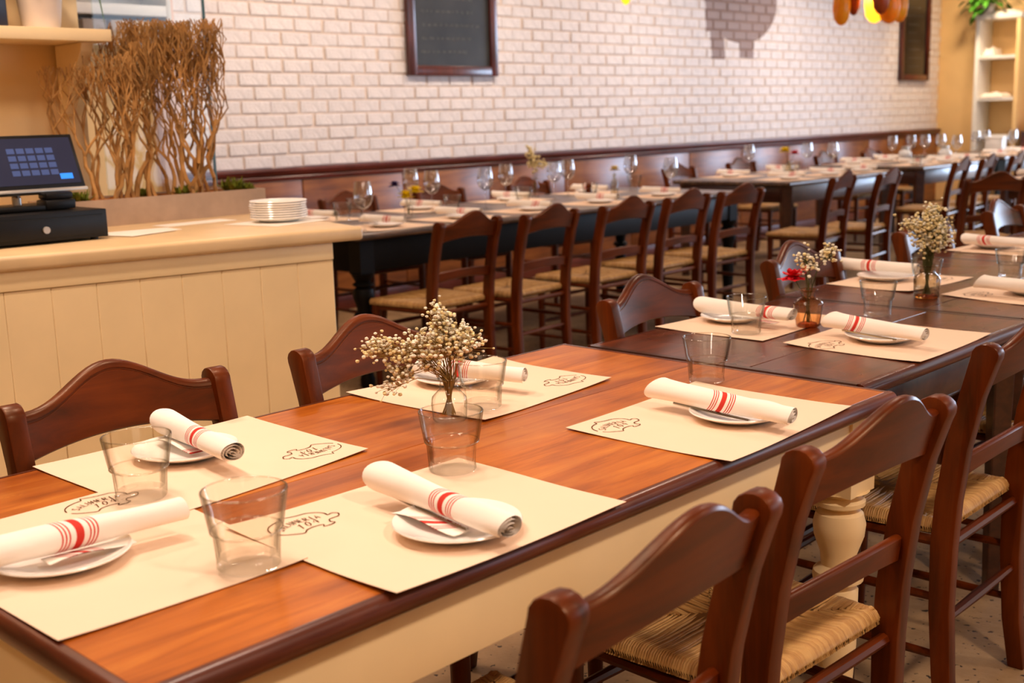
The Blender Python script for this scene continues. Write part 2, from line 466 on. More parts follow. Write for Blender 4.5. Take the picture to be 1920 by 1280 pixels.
class MB:
    def __init__(s):
        s.v = []; s.f = []; s.attr = None

    def add(s, vs, fs):
        o = len(s.v)
        s.v += [tuple(p) for p in vs]
        s.f += [tuple(i+o for i in f) for f in fs]
        return o

    def box(s, x0, x1, y0, y1, z0, z1, mat=None):
        vs = [(x0, y0, z0), (x1, y0, z0), (x1, y1, z0), (x0, y1, z0), (x0, y0, z1), (x1, y0, z1), (x1, y1, z1), (x0, y1, z1)]
        if mat is not None:
            vs = [mat @ Vector(p) for p in vs]
        s.add(vs, [(3, 2, 1, 0), (4, 5, 6, 7), (0, 1, 5, 4), (1, 2, 6, 5), (2, 3, 7, 6), (3, 0, 4, 7)])
        return s

    def prism(s, poly, z0, z1):
        n = len(poly)
        vs = [(x, y, z0) for x, y in poly]+[(x, y, z1) for x, y in poly]
        fs = [tuple(range(n-1, -1, -1)), tuple(range(n, 2*n))]+[(i, (i+1) % n, n+(i+1) % n, n+i) for i in range(n)]
        s.add(vs, fs); return s

    def extrude_y(s, poly, y0, y1):
        """poly in (x,z), extruded along y"""
        n = len(poly)
        vs = [(x, y0, z) for x, z in poly]+[(x, y1, z) for x, z in poly]
        fs = [tuple(range(n)), tuple(range(2*n-1, n-1, -1))]+[((i+1) % n, i, n+i, n+(i+1) % n) for i in range(n)]
        s.add(vs, fs); return s

    def tube(s, pts, rad, n=8, caps=True, up=(0, 0, 1)):
        pts = [Vector(p) for p in pts]
        if not isinstance(rad, (list, tuple)):
            rad = [rad]*len(pts)
        vs = []; fs = []
        for i, p in enumerate(pts):
            d = (pts[min(i+1, len(pts)-1)]-pts[max(i-1, 0)]).normalized()
            u = Vector(up)
            if abs(d.dot(u)) > 0.92:
                u = Vector((1, 0, 0)) if abs(d.x) < 0.9 else Vector((0, 1, 0))
            a = d.cross(u).normalized(); b = d.cross(a)
            for k in range(n):
                t = 2*pi*k/n
                vs.append(p+(a*cos(t)+b*sin(t))*rad[i])
        for i in range(len(pts)-1):
            for k in range(n):
                k2 = (k+1) % n
                fs.append((i*n+k, i*n+k2, (i+1)*n+k2, (i+1)*n+k))
        if caps:
            fs.append(tuple(range(n-1, -1, -1))); fs.append(tuple(range((len(pts)-1)*n, len(pts)*n)))
        s.add(vs, fs); return s

    def lathe(s, prof, n=24, c=(0, 0, 0), mod=None, closed=False):
        """prof list of (r,z)"""
        vs = []; fs = []
        for (r, z) in prof:
            for k in range(n):
                t = 2*pi*k/n
                rr = r*(mod(t, z) if mod else 1)
                vs.append((c[0]+rr*cos(t), c[1]+rr*sin(t), c[2]+z))
        m_ = len(prof)
        for i in range(m_-1 if not closed else m_):
            j = (i+1) % m_
            for k in range(n):
                k2 = (k+1) % n
                fs.append((i*n+k, i*n+k2, j*n+k2, j*n+k))
        if not closed:
            if prof[0][0] > 1e-5:
                fs.append(tuple(range(n-1, -1, -1)))
            if prof[-1][0] > 1e-5:
                fs.append(tuple(range((m_-1)*n, m_*n)))
        s.add(vs, fs); return s

    def ball(s, c, r, n=6, m_=4, sq=1.0):
        vs = [(c[0], c[1], c[2]+r*sq)]
        for i in range(1, m_):
            a = pi*i/m_
            for k in range(n):
                t = 2*pi*k/n
                vs.append((c[0]+r*sin(a)*cos(t), c[1]+r*sin(a)*sin(t), c[2]+r*sq*cos(a)))
        vs.append((c[0], c[1], c[2]-r*sq))
        fs = [(0, 1+k, 1+(k+1) % n) for k in range(n)]
        for i in range(m_-2):
            for k in range(n):
                a = 1+i*n
                fs.append((a+k, a+n+k, a+n+(k+1) % n, a+(k+1) % n))
        l = len(vs)-1; a = 1+(m_-2)*n
        fs += [(l, a+(k+1) % n, a+k) for k in range(n)]
        s.add(vs, fs); return s

    def mesh(s, name, smooth=None, bevel=0, segs=2):
        me = bpy.data.meshes.new(name)
        me.from_pydata(s.v, [], s.f)
        me.validate()
        bm = bmesh.new(); bm.from_mesh(me)
        if len(s.f) < 60000 and not s.attr:
            bmesh.ops.remove_doubles(bm, verts=bm.verts, dist=1e-6)
        bmesh.ops.recalc_face_normals(bm, faces=bm.faces)
        if bevel:
            es = [e for e in bm.edges if len(e.link_faces) == 2 and e.calc_face_angle(0) > radians(35)]
            bmesh.ops.bevel(bm, geom=es, offset=bevel, segments=segs, profile=0.5, affect='EDGES')
        bm.to_mesh(me); bm.free()
        if smooth is not None:
            me.polygons.foreach_set('use_smooth', [True]*len(me.polygons))
            me.set_sharp_from_angle(angle=radians(smooth))
        return me

    def obj(s, name, mat, parent=None, smooth=40, bevel=0, segs=2, loc=None):
        me = s.mesh(name, smooth, bevel, segs)
        me.materials.append(mat)
        o = bpy.data.objects.new(name, me)
        COL.objects.link(o)
        if parent:
            o.parent = parent
        if loc:
            o.location = loc
        return o


def tag(o, label, cat, group=None):
    o['label'] = label; o['category'] = cat
    if group:
        o['group'] = group
    return o


def thing(name, label, cat, loc=(0, 0, 0), rz=0, group=None):
    o = bpy.data.objects.new(name, None)
    o.empty_display_size = 0.05
    COL.objects.link(o)
    o.location = loc; o.rotation_euler = (0, 0, rz)
    return tag(o, label, cat, group)


def struct(o):
    o['kind'] = 'structure'; return o


def dup(root, loc, rz=0, label=None, group=None, scale=None):
    r = root.copy(); COL.objects.link(r)
    r.location = loc
    r.rotation_euler = (root.rotation_euler[0], root.rotation_euler[1], rz)
    if label: r['label'] = label
    if group: r['group'] = group
    if scale: r.scale = (scale,)*3 if isinstance(scale, (int, float)) else scale
    for ch in list(root.children):
        c = ch.copy(); COL.objects.link(c); c.parent = r
        for g in list(ch.children):
            d = g.copy(); COL.objects.link(d); d.parent = c
    return r


# ------------------------------------------------------------------ room shell
WX = -6.7            # brick wall plane
struct(MB().box(-7.0, 5.2, -4.0, 19.5, -0.1, 0.0).obj('floor', M['floor']))
struct(MB().box(-7.0, 5.2, -4.0, 19.5, CEIL, CEIL+0.1).obj('ceiling', M['ceiling']))
# left wall: mortar bed that carries the bricks
wall = struct(MB().box(WX-0.2, WX-0.012, 4.0, 15.12, 0.0, CEIL).obj('wall_left', M['mural_mortar']))
struct(MB().box(WX-0.2, WX, -4.0, 3.86, 0, CEIL).obj('wall_rear_left', M['cream_wall']))
struct(MB().box(WX-0.2, WX+0.06, 3.86, 4.0, 0, CEIL).obj('trim_1', plain('post_paint', (226, 190, 168), 0.5, 0.3), bevel=0.006))
struct(MB().box(WX-0.2, -4.9, 15.12, 15.3, 0, CEIL).obj('wall_far', M['cream_wall']))
struct(MB().box(-4.9, -4.72, 15.12, 19.3, 0, CEIL).obj('wall_far_return', M['cream_wall']))
struct(MB().box(-7.0, 5.2, -4.2, -4.0, 0, CEIL).obj('wall_behind', M['cream_wall']))
# right wall with a window opening, front wall with shop windows
mb = MB().box(4.6, 4.8, -4, 5.4, 0, CEIL).box(4.6, 4.8, 12.6, 19.3, 0, CEIL).box(4.6, 4.8, 5.4, 12.6, 0, 0.6).box(4.6, 4.8, 5.4, 12.6, 2.9, CEIL)
struct(mb.obj('wall_right', M['cream_wall']))
mb = MB().box(-4.9, -4.1, 19.1, 19.3, 0, CEIL).box(2.1, 4.8, 19.1, 19.3, 0, CEIL).box(-4.1, 2.1, 19.1, 19.3, 0, 0.4).box(-4.1, 2.1, 19.1, 19.3, 2.95, CEIL)
struct(mb.obj('wall_front', M['cream_wall']))

# bricks
BP, BH = 0.238, 0.0905
zb0 = 1.035
brick_meshes = []
for i in range(6):
    rr = random.Random(i)
    mb = MB()
    L, Hh, D = BP-0.014, BH-0.013, 0.024
    mb.box(-0.012, -0.003, -L/2, L/2, -Hh/2, Hh/2)
    me = mb.mesh('brick', None, 0.004, 1)
    for v in me.vertices:
        if v.co.x > -0.004:
            v.co.x += rr.uniform(-0.003, 0.002)
        v.co.z += rr.uniform(-0.0016, 0.0016); v.co.y += rr.uniform(-0.002, 0.002)
    me.materials.append(M['brick'])
    brick_meshes.append(me)
rows = int((CEIL-zb0)/BH)+1
rb = random.Random(3)
cands = []
for r_ in range(rows):
    z = zb0+BH*(r_+0.5)
    off = 0.5*BP if r_ % 2 else 0.0
    y = 4.0+BP/2-off
    while y < 15.12:
        cands.append((r_, y+rb.uniform(-0.008, 0.008), z))
        y += BP
near = [c for c in cands if c[2] < 2.35 and c[1] > 4.1]
near.sort(key=lambda c: c[1])
near = near[:296]
nearset = set(near)
for c in near:
    o = bpy.data.objects.new('brick', random.choice(brick_meshes))
    COL.objects.link(o); o.parent = wall
    o.location = (WX+rb.uniform(-0.002, 0.002), c[1], c[2])
rest = MB()
for c in cands:
    if c in nearset:
        continue
    y0 = max(c[1]-BP/2+0.007, 4.0); y1 = min(c[1]+BP/2-0.007, 15.12)
    z1 = min(c[2]+BH/2-0.0065, CEIL)
    if y1-y0 < 0.02 or z1-c[2] < 0:
        continue
    x = WX+rb.uniform(-0.006, -0.001)
    e = 0.005
    z0 = c[2]-BH/2+0.0065
    rest.add([(WX-0.013, y0, z0), (WX-0.013, y1, z0), (WX-0.013, y1, z1), (WX-0.013, y0, z1), (x, y0+e, z0+e), (x, y1-e, z0+e), (x, y1-e, z1-e), (x, y0+e, z1-e)],
             [(4, 5, 6, 7), (0, 1, 5, 4), (1, 2, 6, 5), (2, 3, 7, 6), (3, 0, 4, 7)])
o = rest.obj('brickwork', M['mural_brick'], wall, smooth=None)
o['kind'] = 'stuff'
# mahogany chair rail and wainscot below it
prof = [(WX-0.02, 0.955), (WX+0.03, 0.955), (WX+0.034, 0.975), (WX+0.028, 0.985), (WX+0.044, 1.0), (WX+0.05, 1.02), (WX+0.046, 1.036), (WX-0.02, 1.036)]
struct(MB().extrude_y(prof, 4.0, 15.12).obj('trim_2', M['mahogany'], smooth=30))
wns = struct(MB().box(WX-0.01, WX+0.008, 4.0, 15.12, 0.0, 0.955).obj('trim_3', M['wainscot']))
y = 4.0
while y < 15.0:
    y1 = min(y+0.92, 15.12)
    p = MB().box(WX+0.0081, WX+0.02, y+0.006, y1-0.006, 0.12, 0.952).obj('panel', M['wainscot'], wns, bevel=0.004)
    y = y1
struct(MB().box(WX-0.01, WX+0.03, 4.0, 15.12, 0, 0.12).obj('baseboard_left', M['mahogany'], bevel=0.006))

# ------------------------------------------------------------------ chair


def post_profile():
    cl = [(0.028, 0.0, 0.038), (0.010, 0.12, 0.042), (0.0, 0.28, 0.046), (0.0, 0.42, 0.050), (0.006, 0.52, 0.050), (0.022, 0.64, 0.048), (0.046, 0.75, 0.048), (0.066, 0.82, 0.054)]
    fr = []; bk = []
    for i, (x, z, d) in enumerate(cl):
        fr.append((x-d/2, z)); bk.append((x+d/2, z))
    # rounded scroll on top leaning backwards
    cx, cz, r = 0.071, 0.836, 0.0285
    top = []
    for k in range(9):
        a = pi*1.02-(pi*1.12)*k/8
        top.append((cx+r*cos(a), cz+r*0.85*sin(a)+0.004*k/8))
    return fr+top+bk[::-1]


PW = 0.036
HALF = 0.203


def xback(z):
    pts = [(0.42, 0.0), (0.52, 0.006), (0.64, 0.022), (0.75, 0.046), (0.82, 0.066), (0.92, 0.098)]
    for (z0, x0), (z1, x1) in zip(pts, pts[1:]):
        if z <= z1:
            return x0+(x1-x0)*(z-z0)/(z1-z0)
    return pts[-1][1]


def rail_mesh(ztop, zbot, bow, th):
    mb = MB(); n = 28
    L = HALF-PW/2+0.004
    ring = []
    for i in range(n+1):
        t = -1+2*i/n
        y = t*L
        zt, zb = ztop(t), zbot(t)
        bx = bow*(1-t*t)
        e = min(0.006, th*0.3)
        q = []
        for (z, dx) in ((zb+e*0.6, -th/2), (zb, -th/2+e), (zb, th/2-e), (zb+e*0.6, th/2), ((zb+zt)/2, th/2), (zt-e, th/2), (zt-0.3*e, th/2-0.6*e), (zt, th/2-1.3*e), (zt, -th/2+1.3*e), (zt-0.3*e, -th/2+0.6*e), (zt-e, -th/2), (zt-0.013, -th/2), (zt-0.014, -th/2+0.0022), (zt-0.0175, -th/2+0.0022), (zt-0.0185, -th/2), ((zb+zt)/2, -th/2)):
            q.append((xback(z)+bx+dx, y, z))
        ring.append(q)
    m_ = len(ring[0])
    vs = [p for q in ring for p in q]
    fs = []
    for i in range(n):
        for k in range(m_):
            k2 = (k+1) % m_
            fs.append((i*m_+k, i*m_+k2, (i+1)*m_+k2, (i+1)*m_+k))
    fs.append(tuple(range(m_))); fs.append(tuple(range(n*m_+m_-1, n*m_-1, -1)))
    mb.add(vs, fs)
    return mb


def rush_mesh():
    """four sectors of rush cords that wrap over the rails and meet on the diagonals"""
    rr = random.Random(11)
    zt = 0.468
    # corners (x: front negative)
    C = [Vector((-0.018, -0.188, 0)), Vector((-0.405, -0.222, 0)), Vector((-0.405, 0.222, 0)), Vector((-0.018, 0.188, 0))]
    ctr = [Vector((-0.235, -0.018, 0)), Vector((-0.235, 0.018, 0))]
    vs = []; fs = []; val = []

    def cord(pts, r, v):
        o = len(vs); n = 5
        for i, p in enumerate(pts):
            d = (pts[min(i+1, len(pts)-1)]-pts[max(i-1, 0)]).normalized()
            a = d.cross(Vector((0, 0, 1)))
            if a.length < 0.2:
                a = (pts[-1]-pts[0]); a.z = 0; a = Vector((-a.y, a.x, 0))
            a.normalize(); b = a.cross(d)
            q = 0.5+0.5*(1-i/(len(pts)-1))
            for k in range(n):
                t = 2*pi*k/n
                vs.append(p+(a*cos(t)*1.15+b*sin(t))*r); val.append(v)
        for i in range(len(pts)-1):
            for k in range(n):
                fs.append((o+i*n+k, o+i*n+(k+1) % n, o+(i+1)*n+(k+1) % n, o+(i+1)*n+k))
    cen = (ctr[0]+ctr[1])/2
    for e in range(4):
        A, B = C[e], C[(e+1) % 4]
        L = (B-A).length
        inw = (cen-(A+B)/2).normalized()
        nst = int(L/0.0050)
        for i in range(nst+1):
            t = (i+0.5)/(nst+1)
            p = A.lerp(B, t)
            # run inward until the diagonal: depth grows linearly from each corner
            depth = ((cen-(A+B)/2).length-(0.004))*min(1.0, 2*min(t, 1-t)*1.02)
            tw = rr.uniform(-0.007, 0.007)
            side = (B-A).normalized()
            pts = []
            edge_r = 0.017
            # drop below the rail, roll over, and run in
            for a_ in (200, 165, 130, 100):
                aa = radians(a_)
                pts.append(p+inw*(edge_r+edge_r*1.15*cos(aa))+Vector((0, 0, zt-edge_r-0.004+edge_r*1.15*sin(aa)))-inw*0.006)
            for s in (0.25, 0.5, 0.78, 1.0):
                d = edge_r+max(0.004, depth-edge_r)*s
                q = p+inw*d+side*tw*s+Vector((0, 0, zt-0.004-0.012*(d/0.2)+rr.uniform(-0.0012, 0.0012)))
                pts.append(q)
            cord(pts, 0.0030*rr.uniform(0.8, 1.2), rr.uniform(0.28, 0.62))
    # padding under the cords
    base = len(vs)
    pad = [Vector((-0.03, -0.17, 0)), Vector((-0.392, -0.205, 0)), Vector((-0.392, 0.205, 0)), Vector((-0.03, 0.17, 0))]
    for z in (0.428, 0.456):
        for p in pad:
            vs.append(p+Vector((0, 0, z))); val.append(0.0)
    fs.extend([(base+4, base+5, base+6, base+7), (base+3, base+2, base+1, base)]+[(base+i, base+(i+1) % 4, base+4+(i+1) % 4, base+4+i) for i in range(4)])
    me = bpy.data.meshes.new('rush_seat')
    me.from_pydata([tuple(p) for p in vs], [], fs)
    a = me.attributes.new('strand', 'FLOAT', 'POINT')
    a.data.foreach_set('value', val)
    me.polygons.foreach_set('use_smooth', [True]*len(me.polygons))
    me.update()
    return me


def make_chair():
    t = thing('dining_chair', '', 'chair')
    prof = post_profile()
    for s in (-1, 1):
        MB().extrude_y(prof, s*HALF-PW/2, s*HALF+PW/2).obj('back_post', M['chair'], t, smooth=35, bevel=0.004)

    def hump(x):
        x = abs(x)
        return (0.5*(1+cos(pi*min(1, x/0.92))))**1.05
    rail_mesh(lambda u: 0.842+0.062*hump(u), lambda u: 0.758+0.020*(1-u*u), 0.020, 0.024).obj('top_rail', M['chair_h'], t, smooth=40)
    rail_mesh(lambda u: 0.612+0.010*(1-u*u), lambda u: 0.562+0.016*(1-u*u), 0.012, 0.018).obj('back_slat', M['chair_h'], t, smooth=40)
    o = bpy.data.objects.new('rush_seat', RUSH); COL.objects.link(o); o.parent = t
    for s in (-1, 1):
        fx, fy = -0.385, s*0.204
        MB().tube([(fx, fy, 0.0), (fx, fy, 0.2), (fx, fy, 0.40), (fx, fy, 0.462)], [0.015, 0.019, 0.022, 0.021], 10).obj('front_leg', M['chair'], t, smooth=50)
        # side seat rail under the rush and two side stretchers
        MB().tube([(-0.39, s*0.205, 0.425), (0.0, s*0.2, 0.425)], 0.012, 8).obj('seat_rail', M['chair_h'], t)
        for z in (0.17, 0.30):
            MB().tube([(-0.385, s*0.204, z), (-0.2, s*0.204, z), (0.004, s*0.203, z)], [0.009, 0.0115, 0.009], 8).obj('stretcher', M['chair_h'], t)
    MB().tube([(-0.39, -0.2, 0.425), (-0.39, 0.2, 0.425)], 0.012, 8).obj('seat_rail', M['chair_h'], t)
    MB().tube([(0.0, -0.2, 0.415), (0.0, 0.2, 0.415)], 0.0115, 8).obj('seat_rail', M['chair_h'], t)
    for z in (0.20, 0.33):
        MB().tube([(-0.385, -0.2, z), (-0.385, 0, z), (-0.385, 0.2, z)], [0.009, 0.012, 0.009], 8).obj('stretcher', M['chair_h'], t)
    MB().tube([(0.004, -0.2, 0.25), (0.004, 0, 0.25), (0.004, 0.2, 0.25)], [0.009, 0.012, 0.009], 8).obj('stretcher', M['chair_h'], t)
    return t


RUSH = rush_mesh()
RUSH.materials.append(M['rush'])
chair0 = make_chair()
used = [False]


def chair(xtop, yc, facing, label, group, drot=0.0, scale=1.0):
    """facing -1: sits on the +x side looking to -x; the back top is at xtop"""
    rz = (0 if facing < 0 else pi)+radians(drot)
    off = 0.074*scale
    loc = (xtop-off*cos(rz), yc-off*sin(rz), 0)
    if not used[0]:
        used[0] = True
        chair0.location = loc; chair0.rotation_euler = (0, 0, rz); chair0['label'] = label; chair0['group'] = group
        if scale != 1: chair0.scale = (scale,)*3
        return chair0
    return dup(chair0, loc, rz, label, group, scale)


GR = 'rush-seated chairs along the camera side of the long table'
chair(-0.747, 1.030, -1, 'rush-seated brown chair nearest the viewer, cut off by the lower picture edge', GR, 3)
chair(-0.803, 1.640, -1, 'rush-seated brown chair in front of the turned cream table leg', GR, -2)
chair(-0.905, 2.520, -1, 'rush-seated brown chair at the right picture edge showing its splayed rear feet', GR, 1)
chair(-0.88, 3.36, -1, 'brown chair beyond the right picture edge with only its stretchers in view', GR, -2)
GL = 'rush-seated chairs along the counter side of the long table'
chair(-2.014, 1.035, 1, 'brown arched chair back against the cream counter, at the left picture edge', GL, -2)
chair(-2.014, 1.655, 1, 'brown arched chair back behind the dried flowers of the front table', GL, 0)
chair(-1.957, 2.605, 1, 'brown arched chair back at the dark table, behind the tumbler with a fluted lower half', GL, 1, 0.985)
chair(-1.985, 3.465, 1, 'brown arched chair back behind the red flower', GL, 1)
chair(-2.03, 4.470, 1, 'brown chair whose near post shows left of the third flower vase', GL, 1)
chair(-2.10, 5.480, 1, 'farthest arched chair back of the long table, by the right picture edge', GL, 2)
GB = 'rush-seated chairs along the near side of the black table'
nm = ['nearest the counter', 'second from the counter', 'third from the counter', 'fourth from the counter', 'at the far end, its right post catching daylight']
for k, (x, y, d) in enumerate([(-4.03, 3.93, 3), (-3.96, 4.44, 4), (-3.93, 5.03, 0), (-3.98, 5.66, 2), (-3.97, 6.21, -2)]):
    chair(x, y, -1, 'brown ladder-back chair before the black table, '+nm[k], GB, d)
GC = 'ladder-back chairs along the near side of the far dark tables'
for k, (x, y, d, lb) in enumerate([(-4.07, 7.68, 8, 'ladder-back chair at the middle wall table, the one nearer the counter'),
                                   (-3.99, 8.22, 8, 'ladder-back chair at the middle wall table, with a bright daylight streak down its post'),
                                   (-4.20, 10.0, 8, 'ladder-back chair at the far wall table with daylit rungs, first of three'),
                                   (-4.22, 10.62, 8, 'ladder-back chair at the far wall table, second of three'),
                                   (-4.22, 11.3, 8, 'ladder-back chair at the far wall table, last one by the right picture edge')]):
    chair(x, y, -1, lb, GC, d)
GD = 'chairs between the wall tables and the brick wall'
for k, (y, lb) in enumerate([(3.95, 'chair back between black table and wall, left of the yellow flowers'), (4.75, 'chair back between black table and wall, right of the yellow flowers'),
                             (5.55, 'chair back between black table and wall, behind the tall dried bouquet'), (6.45, 'chair back between black table and wall, near its far end'),
                             (8.6, 'chair against the wall at the middle table, nearer the counter'), (9.6, 'chair against the wall at the middle table, farther from the counter'),
                             (11.2, 'chair against the wall at the far table, nearer the counter'), (12.2, 'chair against the wall at the far table, farther from the counter')]):
    chair(-5.98 if y < 8 else -6.15, y, 1, lb, GD, random.uniform(-3, 3))
chair(-3.02, 7.75, -1, 'brown chair with sloping arch beside the small table at the right edge', 'loose chair', -38)

# ------------------------------------------------------------------ tables


def turned_leg(x, y, ztop, blk=0.05, r=0.035, sq=True):
    mb = MB()
    mb.box(x-blk, x+blk, y-blk, y+blk, ztop-0.17, ztop)
    prof = [(r*0.6, 0.0), (r*0.8, 0.01), (r*0.85, 0.05), (r*0.65, 0.075), (r*0.72, 0.10), (r*0.9, 0.22), (r*0.92, 0.34), (r*0.75, 0.352), (r*1.12, 0.362), (r*1.16, 0.372), (r*1.12, 0.382), (r*0.78, 0.395), (r*0.82, 0.42), (r*1.12, 0.46), (r*1.18, 0.485), (r*1.05, 0.508), (r*0.74, 0.518), (r*1.12, 0.527), (r*1.14, 0.536), (r*0.8, 0.545), (r*0.9, 0.552), (r*1.3, ztop-0.168)]
    mb.lathe(prof, 20, (x, y, 0))
    return mb


def table(name, label, x0, x1, y0, y1, ztop, planks, top_m, edge_y, edge_x, base_m, group, apron_h=0.115, leg='turned', blk=0.045, th=0.034, inset=0.05, seam=0.0016, endr=0.42):
    t = thing(name, label, 'table', ((x0+x1)/2, (y0+y1)/2, 0), 0, group)
    hx, hy = (x1-x0)/2, (y1-y0)/2
    eb = 0.020
    # planks
    ws = [random.uniform(0.9, 1.15) for _ in range(planks)] if isinstance(planks, int) else planks
    tot = sum(ws); x = -hx+eb
    for i, wd in enumerate(ws):
        wdt = (2*hx-2*eb)*wd/tot
        MB().box(x+seam/2, x+wdt-seam/2, -hy+eb, hy-eb, ztop-th, ztop-random.uniform(0, 0.0006)).obj('plank', top_m, t, bevel=0.0012, segs=1)
        x += wdt
    # rounded edge moulding all round

    def edge(n=7):
        pts = []
        for k in range(n+1):
            a = pi/2-pi*k/n
            pts.append((cos(a)*th*0.42, -th/2+sin(a)*th/2))
        return pts
    pr = edge()
    for s in (-1, 1):
        poly = [(s*(hx-eb), ztop-th)]+[(s*(hx-eb), ztop)]+[(s*(hx-th*0.42+px), ztop+pz) for px, pz in pr]
        MB().extrude_y(poly, -hy+0.006, hy-0.006).obj('edge_board', edge_y, t, smooth=35)
        mb = MB()
        poly = [(s*(hy-eb), ztop-th), (s*(hy-eb), ztop)]+[(s*(hy-th*endr+px*endr/0.42), ztop+pz) for px, pz in pr]
        n = len(poly)
        vs = [(-hx+eb, q, z) for q, z in poly]+[(hx-eb, q, z) for q, z in poly]
        mb.add(vs, [tuple(range(n)), tuple(range(2*n-1, n-1, -1))]+[((i+1) % n, i, n+i, n+(i+1) % n) for i in range(n)])
        mb.obj('edge_board', edge_x, t, smooth=35)
    za = ztop-th
    ix, iy = hx-inset, hy-inset
    for s in (-1, 1):
        MB().box(s*ix-0.012, s*ix+0.012, -iy+blk, iy-blk, za-apron_h, za).obj('apron', base_m, t, bevel=0.004)
        MB().box(-ix+blk, ix-blk, s*iy-0.012, s*iy+0.012, za-apron_h, za).obj('apron', base_m, t, bevel=0.004)
    for sx in (-1, 1):
        for sy in (-1, 1):
            lx, ly = sx*(ix-blk+0.018), sy*(iy-blk+0.018)
            if leg == 'turned':
                turned_leg(lx, ly, za, blk, 0.046).obj('leg', base_m, t, smooth=38)
            else:
                MB().tube([(lx, ly, 0), (lx, ly, 0.4), (lx, ly, za)], [blk*0.85, blk*1.15, blk*1.35], 4).obj('leg', base_m, t, smooth=None, bevel=0.004)
    return t


GT = 'tables pushed together into one long row'
table('dining_table', 'orange-brown plank table with cream apron and turned cream legs in front', -1.956, -1.045, 0.520, 2.226, 0.76, [0.40, 0.46], M['table_wood'], M['table_edge'], M['table_edge_x'], M['cream'], GT, blk=0.05, endr=0.3)
table('dining_table', 'dark glossy table joined to the far end of the orange-brown table', -1.892, -1.125, 2.236, 3.20, 0.759, [0.50, 0.30], M['dark_wood'], M['dark_wood'], M['dark_wood_x'], M['dark_wood_x'], GT, leg='square', blk=0.03, apron_h=0.09, endr=0.05)
table('dining_table', 'dark glossy table third in the row, holding the ribbed flower vase', -1.93, -1.15, 3.21, 4.36, 0.759, [0.5, 0.3], M['dark_wood'], M['dark_wood'], M['dark_wood_x'], M['dark_wood_x'], GT, leg='square', blk=0.03, apron_h=0.09, endr=0.05)
table('dining_table', 'dark table at the far end of the long row, by the right picture edge', -2.0, -1.2, 4.37, 6.0, 0.759, [0.5, 0.3], M['dark_wood'], M['dark_wood'], M['dark_wood_x'], M['dark_wood_x'], GT, leg='square', blk=0.03, apron_h=0.09, endr=0.05)
GW = 'tables along the brick wall'
ZB = 0.79
table('dining_table', 'black-painted table with worn top and turned black legs beside the counter', -5.60, -4.49, 3.62, 7.05, ZB, [1, 1, 1, 1], M['worn_top'], M['worn_top'], M['worn_top'], M['black_paint'], GW, apron_h=0.16)
table('dining_table', 'dark brown table along the wall, second from the counter', -5.75, -4.66, 7.95, 9.75, ZB, [1, 1, 1], M['worn_top'], M['worn_top'], M['worn_top'], M['dark_wood_x'], GW, apron_h=0.13, leg='square')
table('dining_table', 'dark brown table along the wall, third from the counter', -5.85, -4.70, 10.35, 12.05, ZB, [1, 1, 1], M['worn_top'], M['worn_top'], M['worn_top'], M['dark_wood_x'], GW, apron_h=0.13, leg='square')
table('dining_table', 'dark teal-sided table along the wall, farthest from the counter', -5.9, -4.80, 12.5, 14.2, ZB, [1, 1, 1], M['worn_top'], M['worn_top'], M['worn_top'], M['teal_paint'], GW, apron_h=0.13, leg='square')
table('dining_table', 'small dark table cut off by the right picture edge', -3.42, -2.5, 8.75, 10.2, 0.77, [1, 1], M['dark_wood'], M['dark_wood'], M['dark_wood_x'], M['dark_wood_x'], 'small side tables', leg='square', blk=0.03, apron_h=0.09, endr=0.05)

# ------------------------------------------------------------------ place mats with the printed pig
STROKES = {
    'S': [[(.55, .88), (.32, 1), (.06, .82), (.16, .57), (.44, .44), (.55, .2), (.3, 0), (.04, .12)]],
    'A': [[(0, 0), (.3, 1), (.6, 0)], [(.12, .36), (.48, .36)]],
    'L': [[(.06, 1), (.06, 0), (.52, 0)]],
    'U': [[(.05, 1), (.05, .2), (.3, 0), (.55, .2), (.55, 1)]],
    'M': [[(0, 0), (.06, 1), (.3, .35), (.54, 1), (.6, 0)]],
    'E': [[(.52, 1), (.06, 1), (.06, 0), (.52, 0)], [(.06, .5), (.44, .5)]],
    'R': [[(.05, 0), (.05, 1), (.44, .94), (.52, .72), (.4, .52), (.05, .46)], [(.26, .47), (.56, 0)]],
    'I': [[(.3, 1), (.3, 0)]],
    '1': [[(.14, .78), (.36, 1), (.3, 0)]],
    '0': [[(.3, 1), (.06, .7), (.08, .25), (.3, 0), (.52, .28), (.54, .72), (.3, 1)]],
    '4': [[(.46, 0), (.46, 1), (.04, .34), (.62, .34)]],
}
PIG = [(-.5, -.04), (-.47, .08), (-.38, .18), (-.25, .24), (-.16, .26), (-.13, .34), (-.05, .30), (.08, .27), (.22, .26), (.33, .19), (.38, .09), (.37, .01),
       (.45, .03), (.50, -.03), (.44, -.12), (.34, -.13), (.27, -.15), (.24, -.22), (.26, -.28), (.18, -.31), (.08, -.30), (.11, -.24), (-.02, -.22), (-.14, -.25), (-.22, -.32), (-.32, -.27), (-.42, -.20), (-.48, -.12), (-.5, -.04)]


def ribbon(mb, pts, wd, z):
    pts = [Vector((p[0], p[1], 0)) for p in pts]
    vs = []; fs = []
    for i, p in enumerate(pts):
        d = (pts[min(i+1, len(pts)-1)]-pts[max(i-1, 0)])
        d.normalize()
        nrm = Vector((-d.y, d.x, 0))*wd/2
        vs += [(p.x-nrm.x, p.y-nrm.y, z), (p.x+nrm.x, p.y+nrm.y, z)]
    for i in range(len(pts)-1):
        fs.append((2*i, 2*i+2, 2*i+3, 2*i+1))
    mb.add(vs, fs)


